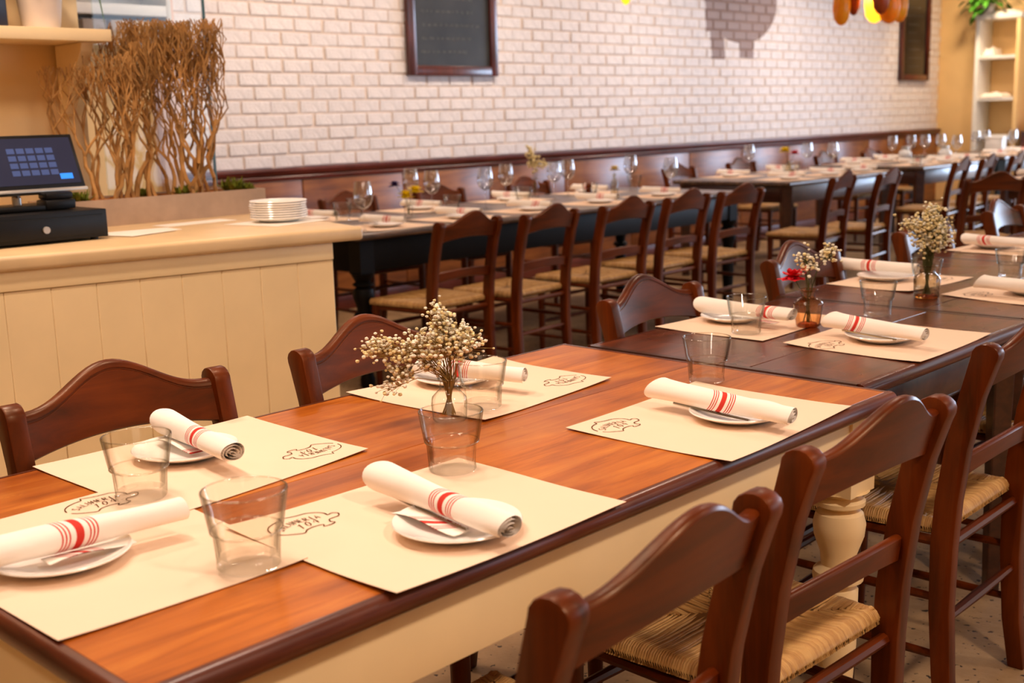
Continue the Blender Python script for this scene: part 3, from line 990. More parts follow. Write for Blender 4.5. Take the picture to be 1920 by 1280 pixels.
def logo_mesh():
    W = 0.118
    mb = MB()
    # smooth outline
    pts = []
    n = len(PIG)-1
    for i in range(n):
        p0, p1, p2, p3 = PIG[(i-1) % n], PIG[i], PIG[(i+1) % n], PIG[(i+2) % n]
        for k in range(3):
            t = k/3
            pts.append(tuple(0.5*((2*p1[j])+(-p0[j]+p2[j])*t+(2*p0[j]-5*p1[j]+4*p2[j]-p3[j])*t*t+(-p0[j]+3*p1[j]-3*p2[j]+p3[j])*t**3) for j in (0, 1)))
    pts = pts[:int(len(pts)*0.985)]
    ribbon(mb, [(x*W, y*W) for x, y in pts], 0.0020, 0)
    txt = 'SALUMERIA'
    for i, ch in enumerate(txt):
        u = -0.37+0.60*i/(len(txt)-1)
        a = (u+0.06)/0.34
        v = 0.085-0.13*a*a*(1 if u < -0.06 else 0.35)
        ang = -(u+0.06)*(1.5 if u < -0.06 else 0.5)
        for st in STROKES[ch]:
            q = []
            for (x, y) in st:
                X, Y = (x-0.3)*0.088, (y-0.5)*0.115
                q.append(((u+X*cos(ang)-Y*sin(ang))*W, (v+X*sin(ang)+Y*cos(ang))*W))
            ribbon(mb, q, 0.0016, 0)
    for i, ch in enumerate('104'):
        u = -0.12+0.12*i; v = -0.105+0.02*i
        for st in STROKES[ch]:
            q = [((u+(x-0.3)*0.12+(y-0.5)*0.03)*W, (v+(y-0.5)*0.15)*W) for x, y in st]
            ribbon(mb, q, 0.0017, 0)
    return mb.mesh('printed_logo', None)


LOGO = logo_mesh()
LOGO.materials.append(M['ink'])


def mat(label, corners, z, group, logo=None, right=True, curl=0.006, seed=0):
    """corners: 4 (x,y) going round; sheet of kraft paper with softly lifted edges"""
    rr = random.Random(seed)
    cx = sum(c[0] for c in corners)/4; cy = sum(c[1] for c in corners)/4
    c = [Vector((p[0]-cx, p[1]-cy, 0)) for p in corners]
    n = 14
    lift = [rr.uniform(0.2, 1.0)*curl for _ in range(4)]

    def hz(u, v):
        q = 0
        for (a, b), l in zip(((0, 0), (1, 0), (1, 1), (0, 1)), lift):
            d = math.hypot(u-a, v-b)
            q += l*max(0, 1-d/0.42)**2
        q += 0.0006*(1+sin(u*9+seed)*sin(v*7+seed*2))
        return q
    mb = MB()
    vs = []; fs = []
    for s, dz in ((0, 0.0006), (1, 0.0)):
        for i in range(n+1):
            for j in range(n+1):
                u, v = i/n, j/n
                p = c[0].lerp(c[1], u).lerp(c[3].lerp(c[2], u), v)
                vs.append((p.x, p.y, hz(u, v)+dz))
    m_ = (n+1)*(n+1)
    for i in range(n):
        for j in range(n):
            a = i*(n+1)+j
            fs.append((a, a+n+1, a+n+2, a+1)); fs.append((m_+a+1, m_+a+n+2, m_+a+n+1, m_+a))
    for i in range(n):
        for a, b in ((i*(n+1), (i+1)*(n+1)), ((i+1)*(n+1)+n, i*(n+1)+n)):
            fs.append((a, m_+a, m_+b, b))
        for a, b in ((i+1, i), (n*(n+1)+i, n*(n+1)+i+1)):
            fs.append((a, m_+a, m_+b, b))
    mb.add(vs, fs)
    o = mb.obj('place_mat', M['paper'], None, smooth=60, loc=(cx, cy, z))
    tag(o, label, 'place mat', group)
    if logo:
        l = bpy.data.objects.new('printed_logo', LOGO.copy()); COL.objects.link(l); l.parent = o
        rz = pi/2 if right else -pi/2
        lx, ly = logo[0]-cx, logo[1]-cy
        # lay the print on the curved paper
        me = l.data
        ca, sa = cos(rz), sin(rz)
        A = c[0]; U = c[1]-c[0]; V = c[3]-c[0]
        det = U.x*V.y-U.y*V.x
        for vtx in me.vertices:
            x = lx+vtx.co.x*ca-vtx.co.y*sa; y = ly+vtx.co.x*sa+vtx.co.y*ca
            d = Vector((x, y, 0))-A
            u = (d.x*V.y-d.y*V.x)/det; v = (U.x*d.y-U.y*d.x)/det
            vtx.co = (x, y, hz(min(1, max(0, u)), min(1, max(0, v)))+0.0017)
        me.update()
        l['label'] = 'printed outline of a pig reading SALUMERIA 104'
    return o


GM = 'kraft paper place mats on the long table'
ZT = 0.7604
mat('kraft place mat at the near end of the front table, under the leftmost plate', [(-1.722, 0.535), (-1.236, 0.535), (-1.225, 0.875), (-1.722, 0.90)], ZT, GM, (-1.672, 0.815), True, 0.004, 1)
mat('kraft place mat at the front table edge, its print half behind a tumbler', [(-1.412, 0.868), (-1.036, 0.866), (-1.038, 1.318), (-1.405, 1.325)], ZT+0.0016, GM, (-1.342, 0.955), True, 0.005, 2)
mat('kraft place mat at the far right corner of the front table', [(-1.390, 1.586), (-1.030, 1.588), (-1.056, 2.045), (-1.415, 2.04)], ZT, GM, (-1.333, 1.664), True, 0.006, 3)
mat('kraft place mat on the front table by the left picture-edge chair', [(-1.950, 0.832), (-1.525, 0.84), (-1.571, 1.264), (-1.952, 1.270)], ZT, GM, (-1.640, 1.195), False, 0.006, 4)
mat('kraft place mat on the counter side of the front table, behind the dried flowers', [(-1.946, 1.514), (-1.545, 1.53), (-1.583, 1.962), (-1.95, 1.97)], ZT, GM, (-1.651, 1.885), False, 0.006, 5)
ZD = 0.7594
mat('kraft place mat on the camera side of the dark table, beside the red flower', [(-1.492, 2.525), (-1.128, 2.505), (-1.140, 2.935), (-1.50, 2.95)], ZD, GM, (-1.402, 2.575), True, 0.005, 6)
mat('kraft place mat on the counter side of the dark table, under the wide tumbler', [(-1.890, 2.533), (-1.551, 2.528), (-1.565, 2.95), (-1.888, 2.96)], ZD, GM, None, False, 0.005, 7)
mat('kraft place mat on the counter side behind the ribbed vase', [(-1.91, 3.50), (-1.610, 3.474), (-1.578, 3.890), (-1.905, 3.91)], ZD, GM, (-1.654, 3.80), False, 0.005, 8)
mat('kraft place mat on the camera side right of the ribbed vase', [(-1.509, 3.475), (-1.17, 3.41), (-1.165, 3.86), (-1.50, 3.90)], ZD, GM, (-1.424, 3.545), True, 0.005, 9)
mat('farthest kraft place mat of the long table', [(-1.975, 4.573), (-1.60, 4.55), (-1.60, 4.98), (-1.97, 5.0)], ZD, GM, None, False, 0.005, 10)

# ------------------------------------------------------------------ side plates


def plate_mesh(r=0.092):
    prof = [(0.0, 0.004), (r*0.50, 0.004), (r*0.54, 0.0), (r*0.62, 0.0015), (r*0.75, 0.007), (r*0.98, 0.0145), (r, 0.0165), (r*0.985, 0.0185), (r*0.75, 0.0105), (r*0.62, 0.0075), (r*0.3, 0.0065), (0.0, 0.0065)]
    return MB().lathe(prof, 48).mesh('side_plate', 45)


PLATE = plate_mesh(); PLATE.materials.append(M['china'])


def plate(x, y, z, label, group='side plates with rolled napkins'):
    o = bpy.data.objects.new('side_plate', PLATE); COL.objects.link(o); o.location = (x, y, z)
    return tag(o, label, 'plate', group)


# ------------------------------------------------------------------ rolled napkins


def napkin_mesh(L=0.28, r=0.0232, seed=0):
    """a cloth rolled around cutlery: tight spiral layers seen at the ends, loose tapered body, one flaring end"""
    rr = random.Random(seed)
    mb = MB(); nx = 34; turns = 3.6; na = 96
    vs = []; fs = []
    ph = rr.uniform(0, 6)
    for i in range(nx+1):
        t = i/nx
        x = (t-0.5)*L
        tap = r*(1.10-0.24*t+0.04*sin(t*7+ph)+0.10*max(0, 1-t/0.22)**2)
        for k in range(na+1):
            a = k/na*turns*2*pi
            q = k/na
            rad = tap*(0.03+0.97*q**0.80)
            rad *= 1+(0.045*sin(3*a+t*5+ph)+0.03*sin(2*a-t*9+ph*2))*q
            end = 1 if t > 0.5 else -1
            e6 = abs(2*t-1)**8
            # layers end a little apart, slanting round the roll
            xx = x+end*e6*(0.004*sin(a*1.0+ph)+0.0035*(1-q))
            if end < 0:
                xx += e6*0.014*cos(a+ph)*q
            z = rad*0.92*sin(a+0.4)
            if z < 0: z *= 0.86
            vs.append((xx, rad*1.04*cos(a+0.4), z))
    for i in range(nx):
        for k in range(na):
            a = i*(na+1)+k
            fs.append((a, a+1, a+na+2, a+na+1))
    mb.add(vs, fs)
    me = mb.mesh('napkin_roll', 60)
    return me


NAPM = [napkin_mesh(seed=i) for i in range(4)]


def cutlery(parent, sgn=1, z=-0.004):
    MB().tube([(sgn*0.060, 0.004, z), (sgn*0.10, 0.004, z), (sgn*0.128, 0.004, z)], [0.0045, 0.0055, 0.004], 8).obj('cutlery', M['steel'], parent)


def napkin(a, b, z, label, kind=0, tiltz=0.0, tail=None, group='rolled napkins on the long table', stripe=0.0, cut=True):
    a = Vector((a[0], a[1], z)); b = Vector((b[0], b[1], z+tiltz))
    d = b-a
    L = d.length
    me = NAPM[kind % 4].copy()
    me.materials.clear()
    me.materials.append(NAPS[kind % 4])
    sx = L/0.28
    for v in me.vertices:
        v.co.x = v.co.x*sx-stripe
    o = bpy.data.objects.new('napkin_roll', me); COL.objects.link(o)
    mid = (a+b)/2
    rz = math.atan2(d.y, d.x); ry = -math.atan2(d.z, math.hypot(d.x, d.y))
    o.rotation_euler = (0, ry, rz)
    off = Matrix.Rotation(rz, 3, 'Z') @ Matrix.Rotation(ry, 3, 'Y') @ Vector((stripe, 0, 0))
    o.location = mid+off
    tag(o, label, 'napkin', group)
    if tail:
        mb = MB(); n = 8
        (y0, y1, x0, x1) = tail
        vs = []; fs = []
        for i in range(n+1):
            for j in range(n+1):
                u, v = i/n, j/n
                x = x0+(x1-x0)*u-stripe
                y = y0+(y1-y0)*v*(1-0.35*u)
                zz = -0.021+0.004*sin(u*5)*v+0.003*v
                vs.append((x, y, zz))
        m_ = len(vs)
        vs += [(p[0], p[1], p[2]-0.0012) for p in vs]
        for i in range(n):
            for j in range(n):
                q = i*(n+1)+j
                fs.append((q, q+n+1, q+n+2, q+1)); fs.append((m_+q+1, m_+q+n+2, m_+q+n+1, m_+q))
        mb.add(vs, fs)
        mb.obj('napkin_tail', NAPS[kind % 4], o, smooth=60)
    if cut:
        MB().tube([(-0.10*sx-stripe, -0.006, -0.02), (0.02-stripe, -0.012, -0.021), (0.07-stripe, -0.012, -0.0205)], [0.003, 0.004, 0.003], 8).obj('knife', M['steel'], o)
    return o


ZR = 0.760+0.040
GP = 'side plates with rolled napkins'
P = [
    ((-1.475, 0.655), (-1.452, 0.535), (-1.418, 0.805), 0, 'by the left picture edge on the front table', 0.0, (-0.005, -0.045, -0.06, 0.06), -0.02, False),
    ((-1.146, 1.074), (-1.304, 1.075), (-1.015, 1.046), 1, 'at the front table edge, before the centre tumbler', -0.006, (-0.01, -0.055, -0.05, 0.075), 0.03, True),
    ((-1.179, 1.838), (-1.324, 1.785), (-1.020, 1.764), 2, 'at the far camera-side corner of the front table', -0.004, None, -0.005, True),
    ((-1.800, 1.040), (-1.873, 1.049), (-1.600, 1.010), 3, 'on the front table by the chair nearest the counter', 0.0, (0.005, -0.04, -0.10, 0.02), 0.02, False),
    ((-1.840, 1.735), (-1.868, 1.662), (-1.612, 1.716), 0, 'behind the dried flowers of the front table', 0.0, None, -0.03, False),
    ((-1.770, 2.735), (-1.785, 2.608), (-1.505, 2.592), 1, 'behind a tumbler on the dark table', 0.0, (-0.005, -0.045, 0.02, 0.11), 0.08, False),
    ((-1.317, 2.703), (-1.425, 2.646), (-1.155, 2.586), 2, 'right of the red flower on the dark table', 0.0, None, -0.07, True),
    ((-1.795, 3.690), (-1.900, 3.600), (-1.640, 3.594), 3, 'on the counter side behind the ribbed vase', 0.0, None, -0.03, False),
    ((-1.290, 3.640), (-1.391, 3.480), (-1.120, 3.440), 0, 'at the right picture edge, beside the ribbed vase', 0.0, None, -0.2, False),
    ((-1.850, 4.760), (-1.895, 4.590), (-1.620, 4.556), 1, 'farthest along the long table', 0.0, None, -0.05, False),
]
for i, (pc, a, b, kd, where, tz, tail, st, cut) in enumerate(P):
    zt = 0.7622 if i != 1 else 0.7636
    k_ = {5: 1.042, 7: 1.034}.get(i, 1.0173)
    a = (a[0]*k_, a[1]*k_); b = (b[0]*k_, b[1]*k_)
    plate(pc[0], pc[1], zt, 'small white plate under the napkin '+where, GP)
    napkin(a, b, zt+0.0385, 'rolled striped napkin '+where, kd, tz, tail, 'rolled napkins on the long table', st, cut)

# ------------------------------------------------------------------ tumblers


def tumbler_parts():
    def fac(t, z):
        k = 1 if 0.006 < z < 0.047 else 0
        return 1-0.06*k*(0.5+0.5*cos(9*t))**0.5
    outer = [(0.036, 0.0), (0.0395, 0.003), (0.040, 0.012), (0.0424, 0.0455), (0.0442, 0.0482), (0.0453, 0.0510), (0.0462, 0.0545), (0.0535, 0.0985), (0.0533, 0.100), (0.0522, 0.1003), (0.0512, 0.099), (0.0440, 0.054), (0.0400, 0.046), (0.0368, 0.0165)]
    bowl = MB().lathe(outer[1:], 60, mod=fac)
    bowl.f = [f for f in bowl.f if len(f) == 4]
    base = MB().lathe([(0.0, 0.0008), (0.030, 0.0008), (0.0375, 0.0), (0.0388, 0.003), (0.0372, 0.0135), (0.030, 0.0165), (0.012, 0.0185), (0.0, 0.0175)], 60, mod=lambda t, z: 1-0.02*(0.5+0.5*cos(10*t)))
    rim = MB(); n = 60
    return bowl.mesh('bowl', 30), base.mesh('base', 30)


TB, TS = tumbler_parts()
TB.materials.append(M['glass_thin']); TS.materials.append(M['glass_solid'])
RIM = MB().lathe([(0.0522+0.0011*cos(a*pi/4), 0.0997+0.0011*sin(a*pi/4)) for a in range(8)], 48, closed=True).mesh('rim', 80)
RIM.materials.append(M['rim_glass'])
STEP = MB().lathe([(0.0446+0.0012*cos(a*pi/4), 0.0495+0.0012*sin(a*pi/4)) for a in range(8)], 48, closed=True).mesh('step_ring', 80)
STEP.materials.append(M['rim_glass'])


def tumbler(x, y, z, label, s=1.0, group='water tumblers on the long table', proto=[None]):
    if proto[0] is None:
        t = thing('tumbler', label, 'glass', (x, y, z), 0, group)
        for nme, me in (('bowl', TB), ('base', TS), ('rim', RIM), ('step_ring', STEP)):
            o = bpy.data.objects.new(nme, me); COL.objects.link(o); o.parent = t
        t.scale = (s, s, s)
        proto[0] = t
        return t
    return dup(proto[0], (x, y, z), random.uniform(0, 0.6), label, group, s)


for x, y, z, lb, s in [(-1.646, 0.868, 0.7624, 'clear tumbler left on the front table, behind the leftmost napkin', 1.0),
                       (-1.261, 0.807, 0.7640, 'clear tumbler nearest the viewer, over the edge of the near place mat', 1.05),
                       (-1.363, 1.272, 0.7640, 'clear tumbler in the middle of the front table, in front of the dried flowers', 1.0),
                       (-1.628, 1.608, 0.7630, 'clear tumbler just right of the dried flowers', 0.95),
                       (-1.408, 2.071, 0.7610, 'clear tumbler half hidden behind the napkin at the far camera-side corner', 0.97),
                       (-1.643, 2.596, 0.7620, 'clear tumbler on the dark table, left of the red flower', 0.96),
                       (-1.502, 3.046, 0.7600, 'clear tumbler on the bare dark table, left of the ribbed vase', 0.95),
                       (-1.608, 3.589, 0.7615, 'clear tumbler behind the ribbed vase', 0.92),
                       (-1.49, 3.970, 0.7600, 'clear tumbler at the right picture edge, left of a second one', 0.92),
                       (-1.42, 4.10, 0.7600, 'clear tumbler cut by the right picture edge', 0.92),
                       (-1.60, 4.67, 0.7615, 'clear tumbler beside the farthest napkin of the long table', 0.95)]:
    tumbler(x, y, z, lb, s)

# ------------------------------------------------------------------ vases and dried flowers


def vase(label, x, y, z, prof, mats, ribs=0, rib_amp=0.03, base_mat=None, group='bud vases'):
    t = thing('bud_vase', label, 'vase', (x, y, z), random.uniform(0, 1), group)
    mod = (lambda a, zz: 1+rib_amp*(0.5+0.5*cos(ribs*a))*(1 if 0.004 < zz < prof[-1][1]*0.62 else 0)) if ribs else None
    b = MB().lathe(prof, 72 if ribs else 40, mod=mod)
    b.f = [f for f in b.f if len(f) == 4]
    b.obj('vase_body', mats, t, smooth=50)
    r0 = prof[0][0]*0.96
    MB().lathe([(0, 0.001), (r0, 0.001), (r0*1.04, 0.006), (r0*0.9, 0.011), (0, 0.010)], 40).obj('vase_base', base_mat or M['glass_solid'], t, smooth=50)
    rr_, rz_ = prof[-1]
    MB().lathe([(rr_+0.0022*cos(a*pi/4), rz_+0.0018*sin(a*pi/4)) for a in range(8)], 40, closed=True).obj('lip', mats, t, smooth=80)
    return t


V1 = (-1.610, 1.500); V2 = (-1.565, 2.775); V3 = (-1.523, 3.406)
vase('clear glass bud vase holding the dried flowers of the front table', V1[0], V1[1], 0.7612,
     [(0.030, 0.0), (0.033, 0.004), (0.0335, 0.035), (0.032, 0.046), (0.022, 0.058), (0.0175, 0.062), (0.0195, 0.066), (0.0175, 0.070), (0.0165, 0.077), (0.020, 0.082)], M['glass_thin'], 24, 0.04)
vase('amber patterned glass vase with the red flower on the dark table', V2[0], V2[1], 0.7602,
     [(0.026, 0.0), (0.031, 0.004), (0.0375, 0.060), (0.038, 0.066), (0.030, 0.074), (0.018, 0.079), (0.0165, 0.092), (0.024, 0.100)], M['amber_glass'], 14, 0.06, M['amber_solid'])
vase('smoky ribbed glass vase with brown foot, holding a tall dried bouquet', V3[0], V3[1], 0.7602,
     [(0.034, 0.0), (0.037, 0.004), (0.038, 0.058), (0.034, 0.068), (0.0235, 0.076), (0.0225, 0.090), (0.028, 0.098)], M['smoky_glass'], 22, 0.05, M['amber_solid'])


def bouquet(label, x, y, z, mouth, lobes, n, bl, seed, stem_m, group='dried flower bunches', blos=('blossom', 'blossom2'), name='dried_flowers', bottom=0.012):
    """lobes: list of (centre offset, radii, weight); stems run from the vase foot through the mouth and fork to blossoms"""
    rr = random.Random(seed)
    t = thing(name, label, 'flowers', (x, y, z), 0, group)
    st = MB(); b1 = MB(); b2 = MB()
    tot = sum(l[2] for l in lobes)
    for (c, rad, wgt) in lobes:
        k = max(1, int(n*wgt/tot/17))
        for _ in range(k):
            hub = Vector([c[i]+rr.gauss(0, 0.38)*rad[i] for i in range(3)])
            m_ = Vector((rr.uniform(-.012, .012), rr.uniform(-.012, .012), mouth))
            f_ = Vector((-m_.x*0.8+rr.uniform(-.006, .006), -m_.y*0.8+rr.uniform(-.006, .006), bottom))
            mid = m_.lerp(hub, 0.5)+Vector((0, 0, 0.012+0.02*rr.random()))
            st.tube([f_, m_, mid, hub], [0.0009, 0.0009, 0.0008, 0.0006], 4, caps=False)
            for _ in range(rr.randint(13, 21)):
                tip = hub+Vector([rr.gauss(0, 0.46)*rad[i] for i in range(3)])+Vector((0, 0, 0.006))
                st.tube([mid.lerp(hub, rr.uniform(0.5, 1.0)), mid.lerp(hub, 1.0).lerp(tip, 0.6)+Vector((0, 0, 0.003)), tip], [0.0005, 0.0004, 0.0004], 3, caps=False)
                tgt = b1 if rr.random() < 0.62 else b2
                s = bl*rr.uniform(0.65, 1.2)
                tgt.ball(tip, s, 7, 5, 0.85)
                for _ in range(4):
                    a = rr.uniform(0, 6.28)
                    tgt.ball(tip+Vector((cos(a)*s*0.6, sin(a)*s*0.6, s*0.35*rr.uniform(-0.4, 1))), s*0.62, 5, 3, 0.8)
    st.obj('stems', stem_m, t)['kind'] = 'stuff'
    for nm_, b in (('blossoms', b1), ('blossoms', b2)):
        if b.v:
            b.obj(nm_, M[blos[0] if b is b1 else blos[1]], t, smooth=80)['kind'] = 'stuff'
    return t


# the image plane at the vase runs along (0.72,0.69); spread the first bunch along it
ex = Vector((0.724, 0.69, 0))


def L_(s, d, h, rs, rh, wgt):
    c = ex*s+Vector((-0.69, 0.724, 0))*d+Vector((0, 0, h))
    return ((c.x, c.y, c.z), (rs, rs, rh), wgt)


bouquet("dried baby's breath sprays in the clear vase of the front table", V1[0], V1[1], 0.7612, 0.078,
        [L_(0.0, 0, 0.150, 0.045, 0.030, 5), L_(-0.005, 0, 0.185, 0.022, 0.030, 2.4), L_(0.030, 0, 0.155, 0.028, 0.028, 2.4), L_(-0.075, 0, 0.130, 0.040, 0.022, 2.6), L_(-0.130, -0.01, 0.140, 0.035, 0.018, 2.2), L_(-0.090, -0.01, 0.085, 0.028, 0.024, 1.6), L_(-0.045, 0, 0.115, 0.030, 0.025, 2)],
        1050, 0.0036, 3, M['stem'])
bouquet("cream baby's breath sprays beside the red flower", V2[0], V2[1], 0.7602, 0.100,
        [L_(0.010, 0, 0.165, 0.030, 0.032, 3), L_(0.040, 0, 0.190, 0.026, 0.030, 2), L_(0.0, 0, 0.140, 0.022, 0.02, 1.2)], 170, 0.0044, 5, M['green_stem'])
bouquet('tall brown dried bouquet in the smoky ribbed vase', V3[0], V3[1], 0.7602, 0.098,
        [L_(-0.020, 0, 0.205, 0.040, 0.030, 5), L_(0.030, 0, 0.195, 0.035, 0.040, 4), L_(0.005, 0, 0.250, 0.022, 0.022, 2.4), L_(0.01, 0, 0.165, 0.038, 0.025, 3)], 900, 0.0045, 9, M['green_stem'], blos=('blossom2', 'blossom'))


def petal_flower(label, x, y, z, hgt, off, r, petal, group, name='flower', stem_m=None, npet=9, layers=3, bottom=0.01, centre=None):
    t = thing(name, label, 'flower', (x, y, z), 0, group)
    hub = Vector((off[0], off[1], hgt))
    MB().tube([(0, 0, bottom), (off[0]*0.15, off[1]*0.15, hgt*0.5), (off[0], off[1], hgt)], [0.0016, 0.0016, 0.0014], 6).obj('stem', stem_m or M['green_stem'], t)
    rr = random.Random(int(r*1e5)+npet)
    for l in range(layers):
        for k in range(npet):
            a = 2*pi*(k+0.5*l)/npet
            el = -0.30+0.48*l
            d = Vector((cos(a)*cos(el), sin(a)*cos(el), sin(el)))
            sd = Vector((-sin(a), cos(a), 0))
            nr = d.cross(sd)
            rad = r*(1-0.2*l)*rr.uniform(0.85, 1.12)
            mb = MB()
            vs = []; fs = []
            for i in range(5):
                u = i/4
                wd = rad*0.42*sin(pi*min(0.96, 0.12+u*0.82))
                for j in range(3):
                    vs.append(hub+d*rad*u+sd*wd*(j-1)+nr*(rad*0.10*sin(u*3)*(-1)+(0.06*rad if j != 1 else 0)))
            for i in range(4):
                for j in range(2):
                    q = i*3+j
                    fs.append((q, q+1, q+4, q+3))
            mb.add(vs, fs)
            mb.obj('petal', petal, t, smooth=70)
    MB().ball(hub+Vector((0, 0, r*0.18)), r*0.24, 8, 6, 0.7).obj('flower_centre', centre or petal, t, smooth=80)
    return t


c = ex*(-0.042)
petal_flower('ragged red flower in the amber vase on the dark table', V2[0], V2[1], 0.7602, 0.140, (c.x, c.y), 0.040, M['red_petal'], 'single flowers', npet=7, layers=4, bottom=0.012)
c = ex*(-0.012)
petal_flower('small salmon pink flower behind the red one in the amber vase', V2[0]+0.004, V2[1], 0.7602, 0.158, (c.x, c.y), 0.018, M['pink_petal'], 'single flowers', npet=7, layers=2, bottom=0.012)

# ------------------------------------------------------------------ settings on the wall tables
GMB = 'place mats on the wall tables'; GPB = 'plates on the wall tables'; GNB = 'rolled napkins on the wall tables'
ZBM = ZB+0.0003


def wall_setting(tname, ordn, x, y, toward, kd):
    """toward +1: diner on the +x side"""
    side = 'near' if toward > 0 else 'wall'
    wh = '%s side of the %s, %s from the counter' % (side, tname, ordn)
    x0, x1 = (x-0.19, x+0.19)
    mat('kraft place mat, '+wh, [(x0, y-0.22), (x1, y-0.22), (x1, y+0.22), (x0, y+0.22)], ZBM, GMB, None, True, 0.003, kd)
    plate(x+0.02*toward, y, ZBM+0.0020, 'white plate under napkin, '+wh, GPB)
    napkin((x-0.14, y-0.02), (x+0.15, y+0.015), ZBM+0.041, 'rolled striped napkin, '+wh, kd, 0, None, GNB, 0.03*toward, False)


B1N, B2N, B3N, B4N = 'black table', 'second wall table', 'third wall table', 'last wall table'
ORD = ['first place', 'second place', 'third place', 'fourth place', 'fifth place']
for k, y in enumerate((3.97, 4.52, 5.10, 5.72, 6.38)):
    wall_setting(B1N, ORD[k], -4.71, y, 1, k)
for k, y in enumerate((4.05, 4.85, 5.65, 6.45)):
    wall_setting(B1N, ORD[k], -5.38, y, -1, k+1)
for k, y in enumerate((8.3, 8.95, 9.5)):
    wall_setting(B2N, ORD[k], -4.89, y, 1, k+2)
for k, y in enumerate((8.5, 9.3)):
    wall_setting(B2N, ORD[k], -5.52, y, -1, k)
for k, y in enumerate((10.7, 11.3, 11.8)):
    wall_setting(B3N, ORD[k], -4.94, y, 1, k+1)
for k, y in enumerate((10.8, 11.5)):
    wall_setting(B3N, ORD[k], -5.6, y, -1, k+2)
for k, y in enumerate((12.9, 13.6)):
    wall_setting(B4N, ORD[k], -5.05, y, 1, k)
wall_setting('small right-edge table', 'only place', -3.2, 9.0, 1, 2)

# wine glasses


def wine_parts():
    bowl = MB().lathe([(0.004, 0.092), (0.014, 0.096), (0.028, 0.108), (0.037, 0.125), (0.040, 0.142), (0.0385, 0.165), (0.034, 0.190), (0.031, 0.205), (0.0302, 0.205), (0.033, 0.190), (0.0375, 0.165), (0.039, 0.142), (0.036, 0.126), (0.027, 0.110), (0.012, 0.099), (0.003, 0.097)], 28)
    bowl.f = [f for f in bowl.f if len(f) == 4]
    stem = MB().lathe([(0.0, 0.0), (0.034, 0.0), (0.034, 0.0015), (0.012, 0.005), (0.0045, 0.014), (0.0036, 0.05), (0.0040, 0.085), (0.006, 0.094), (0.0, 0.096)], 24)
    return bowl.mesh('wine_bowl', 60), stem.mesh('stem_and_foot', 50)


WB, WS = wine_parts()
WB.materials.append(M['wine_thin']); WS.materials.append(M['glass_solid'])
wproto = [None]


def wine(x, y, label, s=1.05):
    if wproto[0] is None:
        t = thing('wine_glass', label, 'wine glass', (x, y, ZB+0.002), 0, 'wine glasses on the wall tables')
        for nme, me in (('wine_bowl', WB), ('stem_and_foot', WS)):
            o = bpy.data.objects.new(nme, me); COL.objects.link(o); o.parent = t
        t.scale = (s,)*3
        wproto[0] = t
        return t
    return dup(wproto[0], (x, y, ZB+0.002), 0, label, None, s)


wines = [(-4.56, 3.72, 'wine glass at the counter-end corner of the black table, in front of all others'),
         (-5.42, 4.80, 'wine glass behind the yellow flowers on the black table'),
         (-5.09, 4.67, 'wine glass just right of the yellow flowers on the black table'),
         (-5.02, 5.04, 'wine glass in the middle of the black table, left of the tall bouquet pair'),
         (-5.24, 5.45, 'wine glass left of the tall dried bouquet at the black table'),
         (-5.13, 5.79, 'wine glass right of the tall dried bouquet, left one of an overlapping pair'),
         (-5.28, 6.10, 'wine glass right of the tall dried bouquet, right one of an overlapping pair'),
         (-5.24, 6.74, 'wine glass right of the pale yellow flower on the black table'),
         (-4.67, 6.44, 'wine glass at the far end of the black table, over the fourth near chair'),
         (-5.62, 8.90, 'wine glass on the second wall table, left of the red and yellow flowers'),
         (-5.37, 9.45, 'wine glass on the second wall table, right of the red and yellow flowers'),
         (-5.07, 9.36, 'wine glass on the second wall table, farthest right of its glasses'),
         (-5.49, 11.35, 'wine glass on the third wall table, first from the counter'),
         (-5.41, 11.60, 'wine glass on the third wall table, left of the first glass globe'),
         (-5.32, 11.73, 'wine glass on the third wall table, over the end of the mahogany rail'),
         (-5.24, 11.92, 'wine glass on the third wall table, right of the second glass globe'),
         (-4.895, 11.505, 'wine glass on the third wall table, in front of the tan far wall'),
         (-5.46, 13.34, 'wine glass on the farthest wall table, left of the white box'),
         (-5.46, 13.62, 'wine glass on the farthest wall table, just behind the white box'),
         (-5.20, 13.75, 'wine glass on the farthest wall table, right of the white box'),
         (-4.90, 12.93, 'wine glass on the farthest wall table, at the right picture edge')]
for i, (x, y, lb) in enumerate(wines):
    wine(x, y, lb, 1.22)
for x, y, lb in [(-5.20, 4.09, 'tumbler on the black table, seen over the end of the counter, left one'),
                 (-5.42, 4.36, 'tumbler on the black table, seen over the end of the counter, right one'),
                 (-5.06, 4.80, 'tumbler on the black table, between the yellow flowers and the second chair back'),
                 (-5.16, 5.52, 'tumbler on the black table, right of the second chair back'),
                 (-5.02, 6.02, 'tumbler on the black table, beside the dark bottle'),
                 (-5.33, 6.90, 'tumbler at the far wall corner of the black table'),
                 (-5.05, 8.60, 'tumbler on the second wall table, in front of the red and yellow flowers'),
                 (-5.30, 9.10, 'tumbler on the second wall table, right of the red and yellow flowers'),
                 (-4.86, 10.55, 'tumbler on the third wall table, near its counter end')]:
    tumbler(x, y, ZB+0.002, lb, 1.0, 'tumblers on the wall tables')

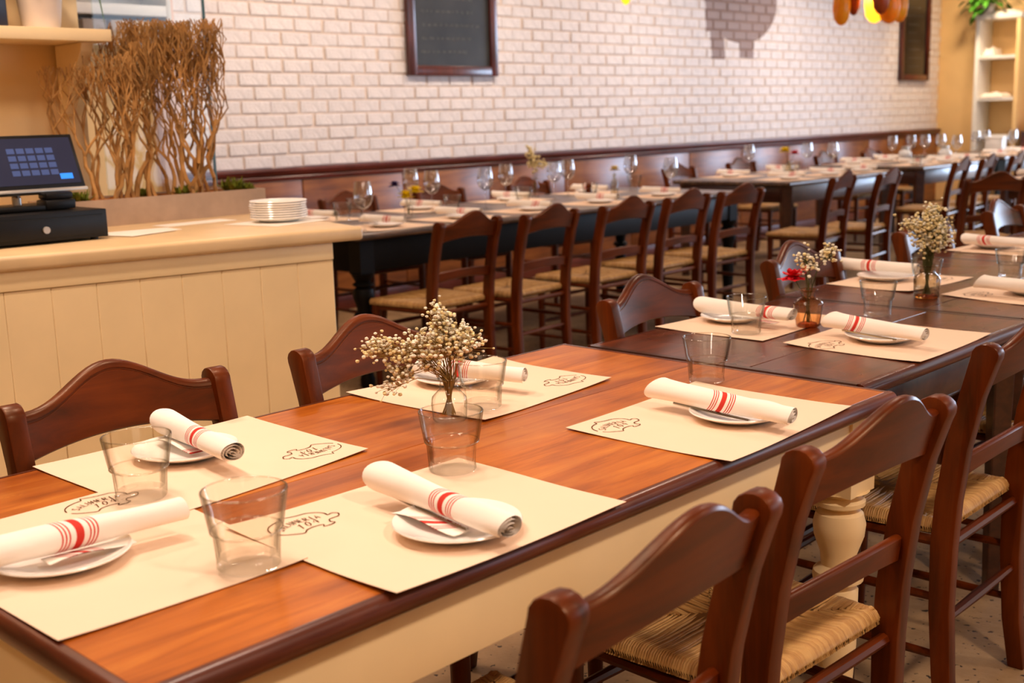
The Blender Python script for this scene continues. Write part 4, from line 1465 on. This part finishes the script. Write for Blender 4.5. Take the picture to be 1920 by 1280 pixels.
# flowers and bottles on the wall tables
SV = [(0.020, 0.0), (0.023, 0.004), (0.024, 0.05), (0.020, 0.064), (0.013, 0.072), (0.012, 0.090), (0.015, 0.096)]
VY = (-5.10, 4.49)
vase('small glass vase with yellow and purple flowers on the black table', VY[0], VY[1], ZB+0.001, SV, M['glass_thin'], group='vases on the wall tables')
petal_flower('round yellow flower in the vase on the black table, lower one', VY[0], VY[1], ZB+0.001, 0.125, (0.006, -0.020), 0.056, M['yellow_petal'], 'flowers on the wall tables', npet=12, layers=4)
petal_flower('round yellow flower in the vase on the black table, upper one', VY[0]+0.003, VY[1], ZB+0.001, 0.152, (0.025, 0.030), 0.050, M['yellow_petal'], 'flowers on the wall tables', npet=12, layers=4)
petal_flower('dark purple flower behind the yellow ones on the black table', VY[0]-0.003, VY[1], ZB+0.001, 0.185, (-0.045, -0.055), 0.042, M['purple_petal'], 'flowers on the wall tables', npet=10, layers=3)
VD = (-5.45, 5.95)
vase('tall clear vase with olive dried bouquet on the black table', VD[0], VD[1], ZB+0.001, [(0.024, 0), (0.028, 0.004), (0.026, 0.08), (0.018, 0.11), (0.020, 0.13)], M['glass_thin'], group='vases on the wall tables')
bouquet('tall olive dried bouquet rising against the mahogany rail', VD[0], VD[1], ZB+0.001, 0.13, [L_(-0.01, 0, 0.24, 0.035, 0.06, 3), L_(0.06, 0, 0.22, 0.05, 0.03, 2), L_(-0.03, 0, 0.30, 0.02, 0.03, 1)], 150, 0.0085, 12, M['green_stem'], blos=('blossom2', 'blossom2'))
VW = (-5.02, 6.28)
vase('dark green bottle vase with a pale flower on the black table', VW[0], VW[1], ZB+0.001, [(0.024, 0), (0.026, 0.004), (0.026, 0.09), (0.012, 0.115), (0.011, 0.14), (0.013, 0.145)], M['smoky_glass'], group='vases on the wall tables')
petal_flower('pale yellow flower in the dark bottle on the black table', VW[0], VW[1], ZB+0.001, 0.185, (0.0, 0.0), 0.045, M['pale_petal'], 'flowers on the wall tables', npet=12, layers=3)
VR = (-4.99, 8.50)
vase('small vase with red and yellow flowers on the second wall table', VR[0], VR[1], ZB+0.001, [(0.026, 0.0), (0.030, 0.004), (0.031, 0.09), (0.026, 0.11), (0.018, 0.12), (0.020, 0.135)], M['smoky_glass'], group='vases on the wall tables')
petal_flower('yellow flower on the second wall table', VR[0], VR[1], ZB+0.001, 0.225, (-0.025, -0.03), 0.055, M['yellow_petal'], 'flowers on the wall tables', npet=11, layers=3)
petal_flower('red flower beside the yellow one on the second wall table', VR[0]+0.004, VR[1], ZB+0.001, 0.200, (0.025, 0.030), 0.050, M['red_petal'], 'flowers on the wall tables', npet=9, layers=3)
for x, y, lb in [(-5.40, 11.45, 'round glass globe jar on the third wall table, the left one'), (-5.12, 11.75, 'round glass globe jar on the third wall table, the right one')]:
    t = thing('globe_jar', lb, 'jar', (x, y, ZB+0.001), 0, 'glass globe jars')
    MB().lathe([(0.0, 0.0), (0.035, 0.0), (0.06, 0.025), (0.068, 0.06), (0.055, 0.095), (0.034, 0.112), (0.036, 0.125)], 28).obj('jar_body', plain('frosted_jar', (226, 226, 224), 0.25, 0.5), t)
    MB().lathe([(0.0, 0.125), (0.040, 0.125), (0.040, 0.140), (0.012, 0.146), (0.0, 0.150)], 24).obj('lid', M['silver'], t)
t = thing('white_box', 'white folded linen box on the farthest wall table, by the white shelf', 'box', (-5.22, 13.30, ZB+0.001), 0.2)
MB().box(-0.09, 0.09, -0.12, 0.12, 0, 0.16).obj('box_body', M['white_paint'], t, bevel=0.006)
MB().box(-0.095, 0.095, -0.125, 0.125, 0.161, 0.185).obj('lid', M['white_paint'], t, bevel=0.005)
t = thing('pepper_mill', 'dark little pepper mill on the black table beside a tumbler', 'mill', (-4.93, 5.90, ZB+0.001))
MB().lathe([(0, 0), (0.024, 0), (0.026, 0.01), (0.018, 0.04), (0.021, 0.065), (0.016, 0.075), (0.0, 0.076)], 20).obj('mill_body', M['chair'], t)
MB().lathe([(0, 0.0765), (0.017, 0.0765), (0.022, 0.09), (0.016, 0.105), (0.006, 0.112), (0.0, 0.116)], 20).obj('mill_head', M['chair'], t)

# ------------------------------------------------------------------ service counter
CFR = Vector((-3.005, 2.315)); CFL = Vector((-3.30, 0.85)); CBL = Vector((-4.145, 0.85)); CBR = Vector((-4.145, 2.60))
cnt = thing('service_counter', 'long cream service counter clad in vertical boards, behind the front table', 'counter', (-3.6, 1.6, 0))
def loc2(p): return (p.x+3.6, p.y-1.6)
mb = MB()
inn = 0.014
d = (CFR-CFL).normalized(); nrm = Vector((d.y, -d.x))      # outward normal of the front
body = [CFL-nrm*inn, CFR-nrm*inn, CBR, CBL]
mb.prism([loc2(p) for p in body], 0.0, 0.955)
mb.obj('counter_body', M['cream'], cnt)
Ln = (CFR-CFL).length; nb = 12
for k in range(nb):
    a = CFL+d*(Ln*k/nb+0.0006); b = CFL+d*(Ln*(k+1)/nb-0.0006)
    MB().prism([loc2(p) for p in (a-nrm*inn, a, b, b-nrm*inn)], 0.10, 0.898).obj('board', M['cream'], cnt, bevel=0.0014, segs=1)
a = CFL; b = CFR
MB().prism([loc2(p) for p in (a-nrm*inn, a+nrm*0.006, b+nrm*0.006, b-nrm*inn)], 0.90, 0.955).obj('top_rail', M['cream'], cnt, bevel=0.003)
MB().prism([loc2(p) for p in (a-nrm*inn, a+nrm*0.010, b+nrm*0.010, b-nrm*inn)], 0.0, 0.098).obj('plinth', M['cream'], cnt, bevel=0.003)
e = nrm*0.03
MB().prism([loc2(p) for p in (CFL+e, CFR+e+d*0.10, CBR+Vector((0, 0.10)), CBL)], 0.956, 1.0).obj('counter_top', M['counter_top'], cnt, bevel=0.012, segs=3)

# cash drawer and till
t = thing('cash_drawer', 'black metal cash drawer with round lock on the cream counter', 'cash drawer', (-3.56, 1.48, 1.0))
MB().box(-0.20, 0.18, -0.27, 0.272, 0.008, 0.092).obj('drawer_body', M['black_plastic'], t, bevel=0.003)
MB().box(0.1801, 0.186, -0.255, 0.257, 0.018, 0.078).obj('drawer_front', M['black_plastic'], t, bevel=0.002)
MB().tube([(0.186, 0.075, 0.043), (0.192, 0.075, 0.043)], 0.0105, 20).obj('lock', M['silver'], t)
for sx in (-0.17, 0.15):
    for sy in (-0.24, 0.24):
        MB().tube([(sx, sy, 0.0), (sx, sy, 0.009)], 0.012, 10).obj('foot', M['black_plastic'], t)
t = thing('till_screen', 'black touch-screen till with blue keys, tilted on the cash drawer', 'till', (-3.53, 1.56, 1.094))
MB().box(-0.09, 0.06, -0.10, 0.10, 0, 0.016).obj('stand_base', M['black_plastic'], t, bevel=0.004)
MB().tube([(-0.035, 0, 0.016), (-0.035, 0, 0.04), (-0.022, 0, 0.062)], 0.014, 12).obj('stand_neck', M['silver'], t)
tilt = Matrix.Translation((0.0, 0.0, 0.062)) @ Matrix.Rotation(radians(-24), 4, 'Y')
SC = MB(); SC.box(-0.022, 0.0, -0.21, 0.21, 0.0, 0.178, tilt)
SC.obj('screen_case', M['black_plastic'], t, bevel=0.004)
scr = MB().box(0.0004, 0.0014, -0.198, 0.198, 0.014, 0.166, tilt).obj('screen', M['screen'], t)
MB().box(-0.020, 0.006, -0.212, 0.212, -0.012, -0.0005, tilt).obj('chrome_edge', M['silver'], t, bevel=0.003)
for i in range(4):
    for j in range(5):
        MB().box(0.0016, 0.0022, -0.01+0.030*j, 0.014+0.030*j, 0.044+0.024*i, 0.061+0.024*i, tilt).obj('screen_key', M['screen_key'], scr, smooth=None)
MB().box(0.0016, 0.0022, 0.136, 0.176, 0.028, 0.046, tilt).obj('screen_key', M['screen_blue'], scr, smooth=None)['label'] = 'bright blue key'
for i in range(4):
    MB().box(0.0016, 0.0022, -0.17, -0.05, 0.05+0.024*i, 0.064+0.024*i, tilt).obj('screen_key', M['screen_key'], scr, smooth=None)
t = thing('card_reader', 'small black card reader standing on the cash drawer right of the till', 'card reader', (-3.50, 1.655, 1.094))
MB().box(-0.035, 0.035, -0.05, 0.045, 0, 0.03).obj('reader_base', M['black_plastic'], t, bevel=0.006)
MB().box(-0.028, 0.03, -0.045, 0.04, 0.0305, 0.052).obj('reader_top', M['black_plastic'], t, bevel=0.006)

# papers and the stack of plates on the counter
for k, (x, y, w_, l_, rz, lb) in enumerate([(-3.44, 1.89, 0.13, 0.20, 0.3, 'loose white paper on the counter, in front of the planter, topmost'), (-3.50, 1.93, 0.12, 0.22, -0.1, 'loose white paper on the counter, lying under another sheet'),
                                            (-3.62, 2.20, 0.10, 0.28, 0.05, 'pale paper strip on the counter along the planter'), (-3.36, 2.36, 0.24, 0.26, 0.2, 'white paper sheet under the stack of plates')]):
    o = MB().box(-w_/2, w_/2, -l_/2, l_/2, 0, 0.0012).obj('paper_sheet', M['white_paper'], None, smooth=None)
    o.location = (x, y, 1.0005+(0.0016 if k == 0 else 0)); o.rotation_euler = (0, 0, rz)
    tag(o, lb, 'paper', 'papers on the counter')
bigp = plate_mesh(0.098); bigp.materials.append(M['china'])
ordn = ['lowest', 'second from below', 'third from below', 'fourth from below', 'fifth from below', 'sixth from below', 'seventh from below', 'topmost']
for k in range(8):
    o = bpy.data.objects.new('stacked_plate', bigp); COL.objects.link(o)
    o.location = (-3.37+random.uniform(-0.002, 0.002), 2.375+random.uniform(-0.002, 0.002), 1.0022+0.0078*k)
    tag(o, 'white plate in the stack on the counter end, '+ordn[k], 'plate', 'stacked plates on the counter')

# planter with dry branches
pl = thing('branch_planter', 'long grey planter of dry upright branches on the counter', 'planter', (-3.91, 2.20, 1.0))
mb = MB()
x0, x1, y0, y1, hh = -0.115, 0.115, -0.40, 0.42, 0.092
mb.box(x0, x1, y0, y1, 0, 0.02).box(x0, x0+0.012, y0, y1, 0.02, hh).box(x1-0.012, x1, y0, y1, 0.02, hh).box(x0+0.012, x1-0.012, y0, y0+0.012, 0.02, hh).box(x0+0.012, x1-0.012, y1-0.012, y1, 0.02, hh)
mb.obj('planter_box', M['concrete_planter'], pl, smooth=None)
mb = MB(); n = 30
vs = [(x0+0.013+(x1-x0-0.026)*j/6, y0+0.013+(y1-y0-0.026)*i/n, 0.078+0.012*random.random()) for i in range(n+1) for j in range(7)]
mb.add(vs, [(i*7+j, i*7+j+1, (i+1)*7+j+1, (i+1)*7+j) for i in range(n) for j in range(6)])
mb.obj('mulch', M['moss_soil'], pl, smooth=80)['kind'] = 'stuff'


def branch_tree(rr, top, y_lo, y_hi):
    """one dry manzanita stem: a wavy trunk that forks again and again into upright twigs"""
    mb = MB()

    def grow(p, d, r, depth):
        pts = [p]; q = p.copy(); dd = d.copy(); rad = [r]
        k = rr.choice((4, 5)); L = (0.15 if depth == 0 else 0.10)*rr.uniform(0.8, 1.25)
        for i in range(k):
            dd = (dd+Vector((rr.uniform(-.35, .35), rr.uniform(-.42, .42), rr.uniform(0.05, .25)))).normalized()
            q = q+dd*L/k
            if q.y > y_hi: dd.y = -abs(dd.y)
            if q.y < y_lo: dd.y = abs(dd.y)
            if q.x > 0.11: dd.x = -abs(dd.x)
            if q.x < -0.14: dd.x = abs(dd.x)
            if q.z > top: break
            pts.append(q.copy()); rad.append(max(0.0018, r*(1-0.22*(i+1)/k)))
        if len(pts) < 2:
            return
        mb.tube(pts, rad, 5)
        if depth < 6 and q.z < top-0.02 and len(mb.f) < 2600:
            nn = rr.choice((2, 2, 3)) if depth < 5 else 2
            for _ in range(nn):
                nd = (dd*0.8+Vector((rr.uniform(-.4, .4), rr.uniform(-.6, .6), rr.uniform(0.35, .9)))).normalized()
                grow(pts[-1], nd, rad[-1]*rr.uniform(0.66, 0.86), depth+1)
    by = rr.uniform(y_lo+0.03, y_hi-0.03)
    grow(Vector((rr.uniform(-0.08, 0.08), by, 0.075)), Vector((0, rr.uniform(-.12, .12), 1)).normalized(), rr.uniform(0.0075, 0.0115), 0)
    return mb


rr = random.Random(21)
for k in range(26):
    yy = -0.25+0.54*(k+0.5)/26
    low = yy < -0.05
    branch_tree(rr, rr.uniform(0.53, 0.60) if low else rr.uniform(0.55, 0.72), yy-0.09, min(yy+0.09, 0.285)).obj('branch', M['branch'], pl, smooth=60)


def moss_tuft(x, y, r, n, seed):
    rr = random.Random(seed); mb = MB()
    for _ in range(n):
        a = rr.uniform(0, 6.28); e_ = rr.uniform(0.3, 1.4); L = r*rr.uniform(0.6, 1.1)
        d = Vector((cos(a)*cos(e_), sin(a)*cos(e_), sin(e_)))
        s_ = Vector((-sin(a), cos(a), 0))*0.006
        b_ = Vector((x+rr.uniform(-r, r)*0.4, y+rr.uniform(-r, r)*0.4, 0.078))
        mb.add([b_-s_*0.5, b_+s_*0.5, b_+d*L*0.6+s_, b_+d*L, b_+d*L*0.6-s_], [(0, 1, 2, 3, 4)])
    o = mb.obj('moss_tuft', M['moss'], pl, smooth=None); o['kind'] = 'stuff'


for k, (x, y, r) in enumerate([(0.05, -0.30, 0.055), (0.02, 0.34, 0.065), (0.05, 0.38, 0.04), (0.03, 0.12, 0.05), (-0.02, -0.02, 0.04)]):
    moss_tuft(x, y, r, 130, k)

# glass screen with green edge behind the planter
gs = thing('glass_screen', 'clear glass screen with dark green edge behind the branches', 'glass screen', (-4.10, 2.36, 1.0))
MB().box(-0.005, 0.005, -0.22, 0.236, 0.001, 1.05).obj('glass_pane', M['pane_glass'], gs, smooth=None)
MB().box(-0.006, 0.006, 0.2365, 0.243, 0.001, 1.05).obj('green_glass_edge', M['green_edge'], gs, smooth=None)

# cream back panel with shelf behind the till
bk = thing('back_panel', 'cream wall panel behind the till, carrying the high shelf', 'partition', (-4.20, 1.4, 0))
MB().box(-0.05, 0.05, -1.2, 0.70, 0, 2.4).obj('panel_board', M['cream_wall'], bk, bevel=0.004)
MB().box(0.0505, 0.07, 0.62, 0.70, 1.0, 2.4).obj('edge_post', M['cream'], bk, bevel=0.003)
sh = thing('wall_shelf', 'cream wall shelf with triangular bracket at the upper left', 'shelf', (-4.15, 1.4, 1.626))
MB().box(0.0215, 0.27, -1.1, 0.69, 0, 0.041).obj('shelf_board', M['cream'], sh, bevel=0.003)
for yb in (0.60, -0.45):
    MB().extrude_y([(0.0215, -0.001), (0.22, -0.001), (0.21, -0.03), (0.045, -0.24), (0.0215, -0.25)], yb, yb+0.045).obj('bracket', M['cream'], sh, smooth=None, bevel=0.003)
t = thing('dark_tin', 'dark tin box with green and tan labels on the high shelf', 'tin', (-4.02, 1.68, 1.668))
MB().box(-0.06, 0.06, -0.09, 0.09, 0, 0.22).obj('tin_body', M['bottle_dark'], t, bevel=0.006)
MB().box(0.0602, 0.0612, -0.06, 0.0, 0.10, 0.19).obj('green_label', M['green_label'], t, smooth=None)
MB().tube([(0.0602, 0.055, 0.14), (0.0614, 0.055, 0.14)], 0.032, 20).obj('tan_label', M['tan_label'], t)
MB().box(0.0602, 0.0612, 0.02, 0.032, 0.012, 0.035).obj('green_label', M['green_label'], t, smooth=None)
MB().box(0.0602, 0.0612, -0.065, -0.05, 0.01, 0.03).obj('tan_label', M['tan_label'], t, smooth=None)
t = thing('flower_pot', 'white ceramic pot on the high shelf, cut by the upper picture edge', 'pot', (-4.00, 1.90, 1.668))
MB().lathe([(0, 0), (0.058, 0), (0.062, 0.01), (0.085, 0.2), (0.09, 0.215), (0.082, 0.215), (0.078, 0.19), (0.0, 0.18)], 32).obj('pot_body', M['pot'], t)


def leaf_at(mb, p, d, L, wd, droop=0.3):
    d = d.normalized(); s_ = d.cross(Vector((0, 0, 1)))
    if s_.length < 0.05: s_ = Vector((1, 0, 0))
    s_.normalize(); n_ = s_.cross(d)
    vs = []; rows = 5
    for i in range(rows):
        u = i/(rows-1)
        w_ = wd*sin(pi*(0.06+0.92*u)**0.8)
        c_ = p+d*L*u-Vector((0, 0, droop*L*u*u))
        for j in (-1, 0, 1):
            vs.append(c_+s_*w_*j+n_*(0.12*w_ if j else 0))
    mb.add(vs, [(i*3+j, i*3+j+1, (i+1)*3+j+1, (i+1)*3+j) for i in range(rows-1) for j in range(2)])


pp = thing('potted_plant', 'green leafy plant growing out of the white pot on the high shelf', 'plant', (-4.00, 1.90, 1.858))
rr = random.Random(4)
for k in range(16):
    a = k*2.4; mb = MB()
    d = Vector((cos(a), sin(a), rr.uniform(0.3, 1.2)))
    mb.tube([(0, 0, 0), tuple(d*0.05), tuple(d*0.10)], 0.0025, 5)
    leaf_at(mb, d*0.09, d, 0.10, 0.022, 0.9)
    mb.obj('leaf', M['leaf'], pp, smooth=70)
mb = MB(); mb.tube([(0, 0, 0), (0.05, 0.06, 0.08), (0.085, 0.12, 0.06), (0.095, 0.15, 0.0)], 0.0025, 5)
leaf_at(mb, Vector((0.095, 0.15, 0.0)), Vector((0.1, 0.15, -1)), 0.16, 0.028, 0.2)
mb.obj('leaf', M['leaf'], pp, smooth=70)

# white wall cupboard left of the brick wall
cb = thing('white_cupboard', 'open white wall cupboard seen above the branches', 'cupboard', (-6.70, 3.20, 1.80))
MB().box(0.001, 0.02, -0.62, 0.64, 0, 1.1).obj('back_board', M['white_paint'], cb, smooth=None)
for y_ in (-0.62, 0.62):
    MB().box(0.0201, 0.30, y_-0.01, y_+0.02, 0, 1.1).obj('side_board', M['white_paint'], cb, bevel=0.003)
for z_ in (0.0, 0.17, 0.42, 0.70, 1.08):
    MB().box(0.0201, 0.30, -0.608, 0.609, z_, z_+(0.06 if z_ == 0.17 else 0.022)).obj('shelf', M['white_paint'], cb, bevel=0.002)
for k, (y_, w_, c_) in enumerate([(3.36, 0.14, (168, 154, 144)), (3.52, 0.12, (196, 180, 166)), (3.66, 0.10, (222, 208, 180)), (3.77, 0.07, (150, 136, 126))]):
    o = MB().box(-0.10, 0.10, -w_/2, w_/2, 0, 0.12).obj('storage_box', plain('storage_box_grey', c_, 0.6, 0.3), None, bevel=0.004)
    o.location = (-6.52, y_, 1.8225)
    tag(o, ['dark grey', 'mid grey', 'cream', 'brownish grey'][k]+' box on the lowest shelf of the white cupboard', 'box', 'boxes in the white cupboard')

# ------------------------------------------------------------------ boards on the brick wall


def board(name, label, y0, y1, z0, z1, fw, rows_, seed):
    rr = random.Random(seed)
    t = thing(name, label, 'chalkboard', (WX+0.002, (y0+y1)/2, z0))
    hw = (y1-y0)/2; H = z1-z0
    MB().box(0.0, 0.02, -hw+fw*0.8, hw-fw*0.8, fw*0.8, H-fw*0.8).obj('slate', M['slate'], t, smooth=None)
    for s in (-1, 1):
        MB().box(0, 0.045, min(s*hw, s*(hw-fw)), max(s*hw, s*(hw-fw)), 0, H).obj('frame_side', M['frame_wood'], t, bevel=0.008)
    for z_ in (0, H-fw):
        MB().box(0, 0.045, -hw+fw+0.0005, hw-fw-0.0005, z_, z_+fw).obj('frame_rail', M['frame_wood'], t, bevel=0.008)
    mb = MB()
    for r_ in range(rows_):
        z_ = fw+0.10+r_*(H-2*fw-0.16)/rows_
        y_ = -hw+fw+0.05+rr.uniform(0, 0.12)
        while y_ < hw-fw-0.12-rr.uniform(0, 0.16):
            wl = rr.uniform(0.02, 0.05); zz = z_+0.12*(y_+hw)*0.1
            # loose chalk scribble, too soft in the photo to read
            pts = [(0, y_+wl*i/5, zz+0.012*(1 if i % 2 else -1)*rr.uniform(0.3, 1)) for i in range(6)]
            for a, b in zip(pts, pts[1:]):
                mb.add([(0.0206, a[1], a[2]-0.002), (0.0206, b[1], b[2]-0.002), (0.0206, b[1], b[2]+0.002), (0.0206, a[1], a[2]+0.002)], [(0, 1, 2, 3)])
            y_ += wl+rr.uniform(0.012, 0.03)
    mb.obj('chalk_marks', M['chalk'], t, smooth=None)['kind'] = 'stuff'
    return t


board('chalkboard', 'framed chalkboard on the white brick wall, above the black table', 5.935, 6.875, 1.655, 2.85, 0.075, 9, 1)
M['slate'] = plain('glossy_board', (26, 24, 24), 0.14, 0.6, var=0.1)
board('chalkboard', 'narrow dark glossy board at the far right end of the brick wall', 13.93, 14.72, 1.645, 2.95, 0.07, 10, 2)

# ------------------------------------------------------------------ hanging amber pendant
def pendant(label, x, y, ztip, lobes, seed):
    rr = random.Random(seed)
    t = thing('pendant_ornament', label, 'pendant', (x, y, CEIL-0.001))
    H = CEIL-ztip
    MB().tube([(0, 0, -H+0.42), (0, 0, -0.02)], 0.008, 8).obj('cord', M['black_plastic'], t)
    MB().lathe([(0, -0.03), (0.06, -0.03), (0.065, 0.0), (0, 0.0)], 24).obj('ceiling_rose', M['silver'], t)
    MB().lathe([(0, -H+0.46), (0.03, -H+0.45), (0.11, -H+0.36), (0.11, -H+0.33), (0, -H+0.32)], 24).obj('crown', M['dark_amber'], t)
    for k, (dx, dy, dz, r, L) in enumerate(lobes):
        prof = [(0.0, 0.0), (r*0.45, 0.012), (r*0.85, 0.05), (r, 0.12), (r*0.9, 0.22), (r*0.55, 0.31), (r*0.25, 0.36), (0.0, 0.37)]
        o = MB().lathe([(a, b*L/0.37-H+dz) for a, b in prof], 16, (dx, dy, 0), mod=lambda t_, z_: 1+0.07*cos(5*t_)).obj('lobe', M['dark_amber'] if k % 5 == 1 else M['amber'], t, smooth=70)
    l = bpy.data.lights.new('pendant_bulb', 'POINT'); l.energy = 9; l.color = (1.0, 0.75, 0.45); l.shadow_soft_size = 0.03
    o = bpy.data.objects.new('pendant_bulb', l); o.location = (0, 0, -H+0.20); COL.objects.link(o); o.parent = t
    return t


ey = Vector((0.72, 0.69))
def lobe(s, d, dz, r, L=0.37): return (ey.x*s-ey.y*d, ey.y*s+ey.x*d, dz, r, L)
pendant('hanging pendant of rounded amber lobes in front of the brick wall, upper right', -4.05, 8.0, 1.905,
        [lobe(-0.22, 0, 0.0, 0.062), lobe(-0.12, 0.05, 0.07, 0.045), lobe(0.02, 0.02, 0.012, 0.07), lobe(0.10, -0.06, 0.0, 0.075), lobe(0.19, 0.0, 0.01, 0.06), lobe(0.10, 0.10, 0.03, 0.075), lobe(0.02, -0.12, 0.06, 0.06)], 1)
pendant('hanging pendant with only its lowest amber tip in view at the upper edge', -4.9, 6.27, 2.03,
        [lobe(0, 0, 0, 0.045), lobe(0.10, 0.02, 0.09, 0.06), lobe(-0.10, 0.02, 0.09, 0.06), lobe(0.0, 0.12, 0.1, 0.06), lobe(0.0, -0.12, 0.1, 0.06)], 2)

# ------------------------------------------------------------------ white shelf unit by the far wall
su = thing('shelf_unit', 'tall open white shelf unit against the tan far wall', 'shelf unit', (-5.80, 15.1, 0))
sx0, sx1, sy0 = -0.27, 0.22, -0.42
MB().box(sx0, sx0+0.05, sy0, -0.002, 0, 2.34).obj('side_board', M['white_paint'], su, bevel=0.003)
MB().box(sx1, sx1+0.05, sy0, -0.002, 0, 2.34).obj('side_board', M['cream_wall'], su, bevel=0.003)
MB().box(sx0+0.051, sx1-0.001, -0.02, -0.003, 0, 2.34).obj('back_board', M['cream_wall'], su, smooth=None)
MB().box(sx0-0.01, sx1+0.06, sy0-0.01, -0.002, 2.341, 2.40).obj('top_board', M['white_paint'], su, bevel=0.003)
for z_ in (0.10, 0.50, 0.92, 1.37, 1.87):
    MB().box(sx0+0.051, sx1-0.001, sy0+0.01, -0.021, z_, z_+0.04).obj('shelf', M['white_paint'], su, bevel=0.002)


def cloth_heap(label, x, y, z, lx, ly, h, seed, hang=0.0):
    rr = random.Random(seed); mb = MB(); n = 12
    vs = []
    for i in range(n+1):
        for j in range(n+1):
            u, v = i/n*2-1, j/n*2-1
            e_ = max(0, 1-max(abs(u), abs(v))**4)
            zz = h*e_*(0.75+0.25*sin(u*5+seed)*cos(v*4))+0.002
            yy = v*ly/2
            if hang and v < -0.5:
                zz -= hang*(abs(v)-0.5)*2*(0.4+0.6*(u*0.5+0.5)); 
            vs.append((u*lx/2, yy, zz))
    mb.add(vs, [(i*(n+1)+j, (i+1)*(n+1)+j, (i+1)*(n+1)+j+1, i*(n+1)+j+1) for i in range(n) for j in range(n)])
    k0 = len(mb.v)
    o = mb.obj('folded_cloth', M['napkin_plain'], None, smooth=70); o.location = (x, y, z)
    return tag(o, label, 'cloth', 'folded cloths on the white shelf unit')


cloth_heap('folded white cloth on the upper shelf of the white shelf unit', -5.93, 14.88, 1.911, 0.15, 0.3, 0.12, 1)
cloth_heap('folded white cloth drooping over the middle shelf of the white shelf unit', -5.85, 14.86, 1.411, 0.28, 0.36, 0.07, 2)
o = cloth_heap('folded white cloth on top of the white shelf unit', -5.75, 14.86, 2.401, 0.34, 0.3, 0.06, 3)
gp = thing('trailing_plant', 'bushy green plant on top of the white shelf unit', 'plant', (-5.97, 14.78, 2.401))
MB().lathe([(0, 0), (0.07, 0), (0.09, 0.12), (0.095, 0.13), (0.085, 0.13), (0, 0.11)], 24).obj('pot', M['pot'], gp)
rr = random.Random(8)
for k in range(110):
    a = rr.uniform(0, 6.28); mb = MB()
    d = Vector((cos(a)*1.2-0.25, sin(a)-0.35, rr.uniform(-0.15, 1.0)))
    L = rr.uniform(0.06, 0.30)
    p = Vector((0, 0, 0.13))+d.normalized()*L
    if d.z < 0.25: p.z = max(p.z-0.10*rr.random(), -0.02)
    mb.tube([(0, 0, 0.12), tuple(Vector((0, 0, 0.16))+d.normalized()*L*0.5), tuple(p)], 0.0022, 4, caps=False)
    leaf_at(mb, p, d+Vector((0, 0, -0.3)), rr.uniform(0.08, 0.13), 0.038, 0.6)
    mb.obj('leaf', M['leaf'], gp, smooth=70)
# things at the right picture edge by the far wall
t = thing('picture_frame', 'brown wooden framed panel on the far wall at the right picture edge', 'picture', (-5.36, 15.118, 1.50))
MB().box(-0.10, 0.12, -0.03, -0.001, 0, 0.42).obj('frame', M['frame_wood'], t, bevel=0.006)
MB().box(-0.07, 0.09, -0.034, -0.0305, 0.03, 0.39).obj('picture_panel', M['cream'], t, smooth=None)
t = thing('side_cabinet', 'dark side cabinet by the far wall at the right picture edge', 'cabinet', (-5.20, 14.85, 0))
MB().box(-0.25, 0.25, -0.22, 0.22, 0, 1.0).obj('cabinet_body', M['dark_wood_x'], t, bevel=0.005)
for s_ in (-1, 1):
    dr = MB().box(min(s_*0.005, s_*0.235), max(s_*0.005, s_*0.235), -0.236, -0.2205, 0.08, 0.94).obj('door', M['dark_wood'], t, bevel=0.003)
    MB().ball((s_*0.03, -0.248, 0.55), 0.012, 10, 6).obj('knob', M['silver'], dr, smooth=80)
o = MB().box(-0.09, 0.09, -0.09, 0.09, 0, 0.13).obj('red_box', M['red_petal'], None, bevel=0.006)
o.location = (-5.30, 14.80, 1.001); tag(o, 'small red box on the dark side cabinet', 'box')
